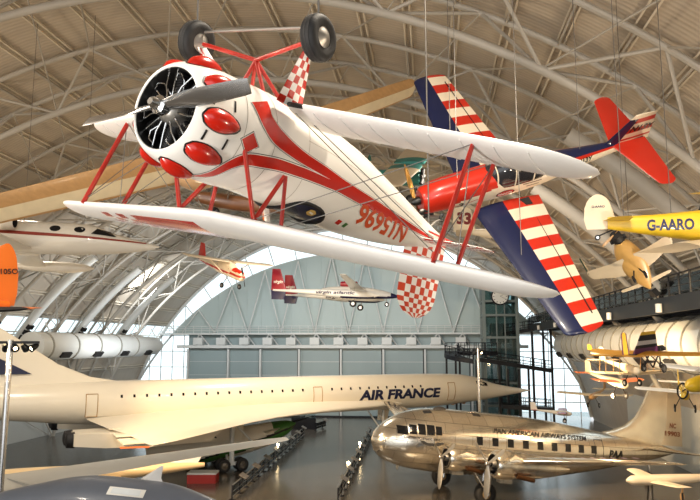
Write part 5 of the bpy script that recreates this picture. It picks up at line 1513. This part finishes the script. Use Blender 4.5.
pa = at(10, 350, 30)
light_pole((pa.x, pa.y, 0), pa.z + .45, 6, 'tall silver light pole with six spotlights at the left edge', True)
pb = at(478, 352, 61)
light_pole((pb.x, pb.y, 0), pb.z + .3, 2, 'slim light pole with two lit lamps in front of the airliner nose')

# ------------------------------------------------------------------ barriers along the aisle
def barrier(p, q, label, lamps=()):
    p = Vector(p); q = Vector(q); L_ = (q - p).length; d = (q - p).normalized()
    t = thing('aisle_barrier', label, 'barrier', p, heading(d.x, d.y))
    m = MB(); m.tube((0, 0, 1.02), (L_, 0, 1.02), .045, 0, 8); m.tube((0, 0, .55), (L_, 0, .55), .03, 0, 8); m.tube((0, 0, .2), (L_, 0, .2), .03, 0, 8); m.build('rail', M_['alu_dull'], t)
    x = 0.0; k = 0
    while x <= L_:
        m = MB(); m.box((x, 0, .52), (.09, .09, 1.04)); m.box((x, 0, .02), (.4, .4, .04)); m.build('post', M_['dark_steel'], t)
        if k % 2 == 1:
            m = MB(); m.box((x + .9, -.12, 1.12), (1.15, .62, .05), 0, Matrix.Rotation(.5, 3, 'X')); m.box((x + .9, 0, .7), (.1, .06, .7)); m.build('reading_rail_panel', mat('caption_panel', (120, 112, 104), .35, .2), t)
        x += 2.2; k += 1
    m = MB(); m.box((L_ / 2, 0, .62), (L_, .02, .7)); m.build('barrier_glass', glass('barrier_glass', (190, 190, 186), .8), t)
    for x in lamps:
        m = MB(); m.tube((x, .1, .2), (x, .1, 1.25), .03); m.ell((x, .1, 1.32), (.13, .13, .13)); m.build('floor_lamp_head', M_['lamp'], t)
    return t


barrier(floor_at(232, 500), floor_at(304, 436), 'barrier with caption panels along the left of the aisle', (18.0,))
barrier(floor_at(338, 503), floor_at(371, 436), 'barrier with caption panels running towards the silver airliner nose', (8.5, 20.0))
barrier(floor_at(316, 431), floor_at(326, 428), 'short barrier closing the far end of the aisle')
# dark kiosk at the end of the left barrier
k = floor_at(303, 433)
ks = thing('exhibit_case', 'dark exhibit case at the far end of the left barrier', 'display case', (k.x - .7, k.y + 4.2, 0), heading(RGT.x, RGT.y))
m = MB(); m.box((0, 0, .7), (3.2, 1.3, 1.4)); m.build('case_body', M_['dark_steel'], ks)
m = MB(); m.box((0, 0, 1.65), (3.1, 1.2, .5)); m.build('case_glass', M_['pane'], ks)
m = MB(); m.ell((-.6, 0, 1.7), (.7, .2, .16)); m.box((.6, 0, 1.6), (.8, .5, .3)); m.build('exhibit', M_['alu_dull'], ks)

# ------------------------------------------------------------------ small craft at the lower right
def bones(px, py, d, f, u, span, label, c1, name='small_aeroplane', scale=1.0, biplane=False, col2=None, fin=True, wheels=True, pod=(.28, .3)):
    t = thing(name, label, 'aeroplane', at(px, py, d), facing(f, u), scale)
    bb = Body([(.0, 0, .05, .05, .05, 2), (-.2, 0, pod[0] * .8, pod[1] * .8, pod[1] * .8, 2.2), (-1.2, 0, pod[0], pod[1], pod[1], 2.2), (-2.4, .05, pod[0] * .6, pod[1] * .6, pod[1] * .6, 2.2), (-4.6, .1, .05, .06, .06, 2)])
    plain(bb, None, col2 or c1, t, nx=30)
    for s in (1, -1):
        for z in ((-.3, .9) if biplane else (.12,)):
            m = MB(); wing(m, [(.0 if z > .5 else .2, -.5, -1.7, z), (span / 2, -.6, -1.6, z + .12)], 0, None, t=.09, camber=.02, tip=.25, flip=s); m.build('wing', c1, t)
        if biplane:
            for y in (span * .2, span * .4):
                for x in (-.7, -1.4):
                    m = MB(); m.tube((x, s * y, -.2), (x, s * y, .98), .025, 0, 6); m.build('interplane_strut', M_['tan_wood'], t)
        m = MB(); wing(m, [(.03, -3.9, -4.6, .12), (1.1, -4.0, -4.6, .14)], 0, None, t=.07, camber=0, tip=.1, flip=s); m.build('tailplane', c1, t)
        if wheels:
            wheel(t, (-.8, s * .55, -.85), (0, 1, 0), .24, .1); m = MB(); m.tube((-.8, s * .55, -.85), (-.9, s * .2, -.15), .03); m.build('main_leg', M_['dark'], t)
    if fin:
        m = MB(); wing(m, [(.05, -3.9, -4.7, 0), (.9, -4.2, -4.8, 0)], 0, None, t=.07, camber=0, tip=.1, axis='z'); m.build('tail_fin', col2 or c1, t)
    return t


bones(686, 397, 32, (-.35, .0, .94), (0, 1, -.1), 5.0, 'small yellow aeroplane with white wings hanging in front of the silver airliner fin top', M_['white'], 'yellow_hull_aeroplane', .8, False, M_['yellow'])
bones(600, 322, 45, (-.9, -.05, -.4), (0, 1, -.1), 7, 'amber ultralight beside the white duct end', mat('amber_sailcloth', (222, 158, 42), .45, 0, .05), 'amber_ultralight', .7) if False else None
bones(640, 372, 36, (.2, .0, .98), (0, 1, -.12), 5.0, 'pale early biplane with open struts left of the silver airliner fin', M_['cream'], 'early_biplane', .82, True)
bones(628, 386, 47, (.3, -.02, .95), (0, 1, -.14), 3.6, 'small aeroplane with orange and cream wing above the silver airliner spine', mat('coral_wing', (214, 120, 76), .4, 0, .05), 'coral_winged_aeroplane', 1.0, False, M_['cream'])
bones(590, 398, 66, (-.6, -.02, .75), (0, 1, -.14), 7, 'cream and tan aeroplane hanging beyond the middle of the silver airliner spine', M_['cream'], 'cream_tourer', 1.0, False, M_['tan_wood'])
bones(572, 414, 80, (.9, -.02, .3), (0, 1, -.14), 7, 'small red and white aeroplane hanging low before the bright window right of the lift', M_['red_dull'], 'red_tourer', 1.0, False, M_['white'])
bones(618, 353, 40, (.9, -.05, .3), (0, 1, -.12), 5, 'amber fabric glider left of the purple sail', mat('amber_sailcloth', (222, 158, 42), .45, 0, .05), 'amber_glider', .36, False, None, True, False, (.3, .3))
# spoked wheel and yellow float at the right edge
lw_ = thing('yellow_floatplane', 'yellow pontoon aeroplane nose with a spoked wheel at the right edge', 'aeroplane', at(694, 385, 30), facing((-.9, .0, .45), (0, 1, -.1)))
b_ = Body([(.5, -.05, .05, .05, .05, 2), (.2, 0, .3, .28, .3, 2), (-1.5, .05, .42, .4, .4, 2.2), (-4, .1, .1, .12, .12, 2)])
plain(b_, None, M_['yellow'], lw_)
for s in (1, -1):
    m = MB(); wing(m, [(.2, -.4, -1.8, .55), (2.2, -.5, -1.7, .65)], 0, None, t=.1, camber=.03, tip=.3, flip=s); m.build('wing', M_['white'], lw_)
    m = MB()
    c = Vector((-.2, s * .75, -.35)); m.path([c + Vector((.34 * math.cos(a), 0, .34 * math.sin(a))) for a in np.linspace(0, 2 * PI, 25)[:-1]], .04, 0, 8, closed=True)
    for k in range(12):
        a = PI * k / 6; m.tube(c, c + Vector((.33 * math.cos(a), 0, .33 * math.sin(a))), .008, 1, 5)
    m.build('spoked_wheel', [M_['tyre'], M_['alu']], lw_)
    m = MB(); m.tube(c, (-.5, s * .3, 0), .025); m.build('main_leg', M_['dark'], lw_)
# white rocket-like body with tail, lower right corner
ww = thing('white_glider', 'low cream glider standing below the silver airliner tail at the lower right', 'glider', at(650, 480, 44), heading(-RGT.x - FWD.x * .1, -RGT.y - FWD.y * .1))
b_ = Body([(1.6, 0, .08, .08, .08, 2), (1.2, 0, .34, .3, .3, 2), (-1, .0, .4, .34, .34, 2.2), (-5.5, .2, .08, .1, .1, 2)])
plain(b_, None, CRM, ww)
m = MB(); wing(m, [(.1, -4.4, -5.6, 0), (.7, -4.7, -5.7, 0), (1.5, -5.1, -5.8, 0)], lambda i, k, up, z, c: 1 if z > .7 else 0, None, t=.08, camber=0, axis='z', tip=.1); m.build('tail_fin', [CRM, RC], ww)
for s in (1, -1):
    m = MB(); wing(m, [(.3, .2, -1.2, -.1), (3.0, .0, -1.0, .12)], 0, None, t=.12, camber=.03, tip=.2, flip=s); m.build('wing', CRM, ww)
    wheel(ww, (.1, s * .4, -ww.location.z + .3), (0, 1, 0), .3, .16); m = MB(); m.tube((.1, s * .4, -ww.location.z + .3), (0, s * .2, -.2), .05); m.build('main_leg', M_['dark'], ww)
sh = thing('wooden_propeller_stand', 'small golden upright blade on a stand at the lower right corner', 'propeller', floor_at(683, 503), heading(RGT.x, RGT.y))
m = MB(); m.tube((0, 0, 0), (0, 0, .7), .08); m.box((0, 0, .03), (.7, .7, .06)); m.build('stand', M_['dark_steel'], sh)
m = MB(); blade(m, (0, 0, .7), .25, 0, 1.3, .34, 0); blade(m, (0, 0, .7), .25 + PI, 0, .62, .34, 0); m.build('blade', M_['tan_wood'], sh)

# ------------------------------------------------------------------ suspension cables up to the trusses
def cable(p, label):
    a = math.atan2(0, 1)
    p = Vector(p); h = AZ + math.sqrt(max(1, 36.2**2 - (p.x - AX)**2))
    if h > p.z + .5:
        m = MB(); m.tube((0, 0, 0), (0, 0, h - p.z), .012, 0, 5)
        o = m.build('suspension_cable', M_['cable']); o.location = p; tag(o, label, 'cable', label)


def hang(t, pts, what):
    for p in pts:
        cable(t.matrix_world @ Vector(p), 'thin steel cable holding up the ' + what)


hang(jm, [(-.93, .80, -1.0), (-.93, -.80, -1.0), (-5.5, 0, 0)], 'upside-down biplane')
hang(cp, [(-2.2, 2.4, -.4), (-2.2, -2.4, -.4), (-1.2, 0, .55), (-5.2, 0, .36)], 'striped monoplane')
hang(lj, [(-4, 0, .98), (-7, 0, .98)], 'business jet')
hang(yb, [(-4.2, 0, .25), (-3.0, 0, .3)], 'yellow biplane')
hang(gf, [(-4.5, 2.8, .2), (-4.5, -2.8, .2)], 'twin-boom aeroplane')
hang(st_, [(-2.4, 2, 1.1), (-2.4, -2, 1.1)], 'high-wing tourer')
hang(cv, [(0, 0, .6)], 'swept-wing pusher')
# ------------------------------------------------------------------ light
wd = bpy.data.worlds.new('daylight'); SC.world = wd; wd.use_nodes = True
bg = wd.node_tree.nodes['Background']; bg.inputs['Color'].default_value = (0.93, 0.97, 1.0, 1); bg.inputs['Strength'].default_value = 2.1


def lamp(kind, loc, energy, rgb, size=1.0, aim=None, spot=None, blend=.4):
    l = bpy.data.lights.new('hall_light', kind); l.energy = energy; l.color = rgb
    if kind == 'AREA':
        l.shape = 'DISK'; l.size = size
    else:
        l.shadow_soft_size = size
    if spot:
        l.spot_size = math.radians(spot); l.spot_blend = blend
    o = bpy.data.objects.new('hall_light', l); COL.objects.link(o); o.location = loc
    if aim is not None:
        o.rotation_euler = (Vector(aim) - Vector(loc)).to_track_quat('-Z', 'Y').to_euler()
    return o


WARM = (1.0, .70, .38); SOFT = (1.0, .88, .72); NEAR = (1.0, .94, .85); COOL = (.92, .97, 1.0)
# floods under the vault
for x, y in ((-30, 8), (-14, 4), (2, 8), (-26, 40), (2, 36), (-12, 60)):
    lamp('AREA', (x, y, 21), 2600, SOFT, 2.0, aim=(x, y + 6, 0))
# uplights on the walkways washing the near vault
for x, y in ((12.5, 6), (12.5, 24), (-34, 6), (-34, 26), (-12, 2)):
    lamp('SPOT', (x, y, 9.0 if x > -30 else 10), 3000 if x > 0 else 5400, (1.0, .80, .57), .5, aim=(AX, y + 10, 30), spot=130, blend=.8)
# added cool fill lamps, without fixtures, brightening the end wall and far vault
for x in (-36, -19, -4):
    lamp('AREA', (x, 84, 19), 1700, COOL, 3.0, aim=(x, 107, 10))
lamp('SPOT', (-22, 66, 10), 9000, COOL, .8, aim=(-40, 72, 18), spot=120, blend=.8)  # added cool fill in place of daylight on the left vault
# floods for the airliners, plus lamps added to brighten the silver fin
lamp('SPOT', (-24, 34, 13), 26000, WARM, .4, aim=(-6, 62, 6), spot=75)
lamp('SPOT', (2, 38, 15), 26000, WARM, .4, aim=(10, 47, 4), spot=90)
lamp('SPOT', (23, 46, 11), 26000, WARM, .3, aim=(19, 55, 6), spot=80)  # added, on no pole, for the glow at the fin base
lamp('SPOT', (12, 30, 15), 14000, WARM, .3, aim=(22, 56, 8), spot=35)  # added spot brightening the silver fin from the viewer's side
q = at(596, 396, 48)
lamp('POINT', q, 900, WARM, .35)  # added bare lamp that makes a highlight near the fin base
# spots aimed at the hanging stunt machines
lamp('SPOT', (-7, -3, 9), 5200, NEAR, .4, aim=(-1, 8, 13), spot=60)
lamp('SPOT', (6, 2, 9), 3600, NEAR, .4, aim=(4, 18, 15), spot=60)

# ------------------------------------------------------------------ camera and view
cd = bpy.data.cameras.new('camera'); cd.sensor_width = 36.0; cd.lens = F / 700 * 36.0; cd.clip_start = .1; cd.clip_end = 500
co = bpy.data.objects.new('camera', cd); COL.objects.link(co); co.location = CAM
co.rotation_euler = FWD.to_track_quat('-Z', 'Y').to_euler()
SC.camera = co
vs = SC.view_settings
vs.view_transform = 'Standard'; vs.look = 'None'; vs.gamma = 1.0; vs.use_curve_mapping = False; vs.exposure = -0.12
SC.cycles.use_denoising = True
SC.cycles.max_bounces = 8; SC.cycles.diffuse_bounces = 4; SC.cycles.transparent_max_bounces = 16
SC.cycles.sample_clamp_indirect = 8.0
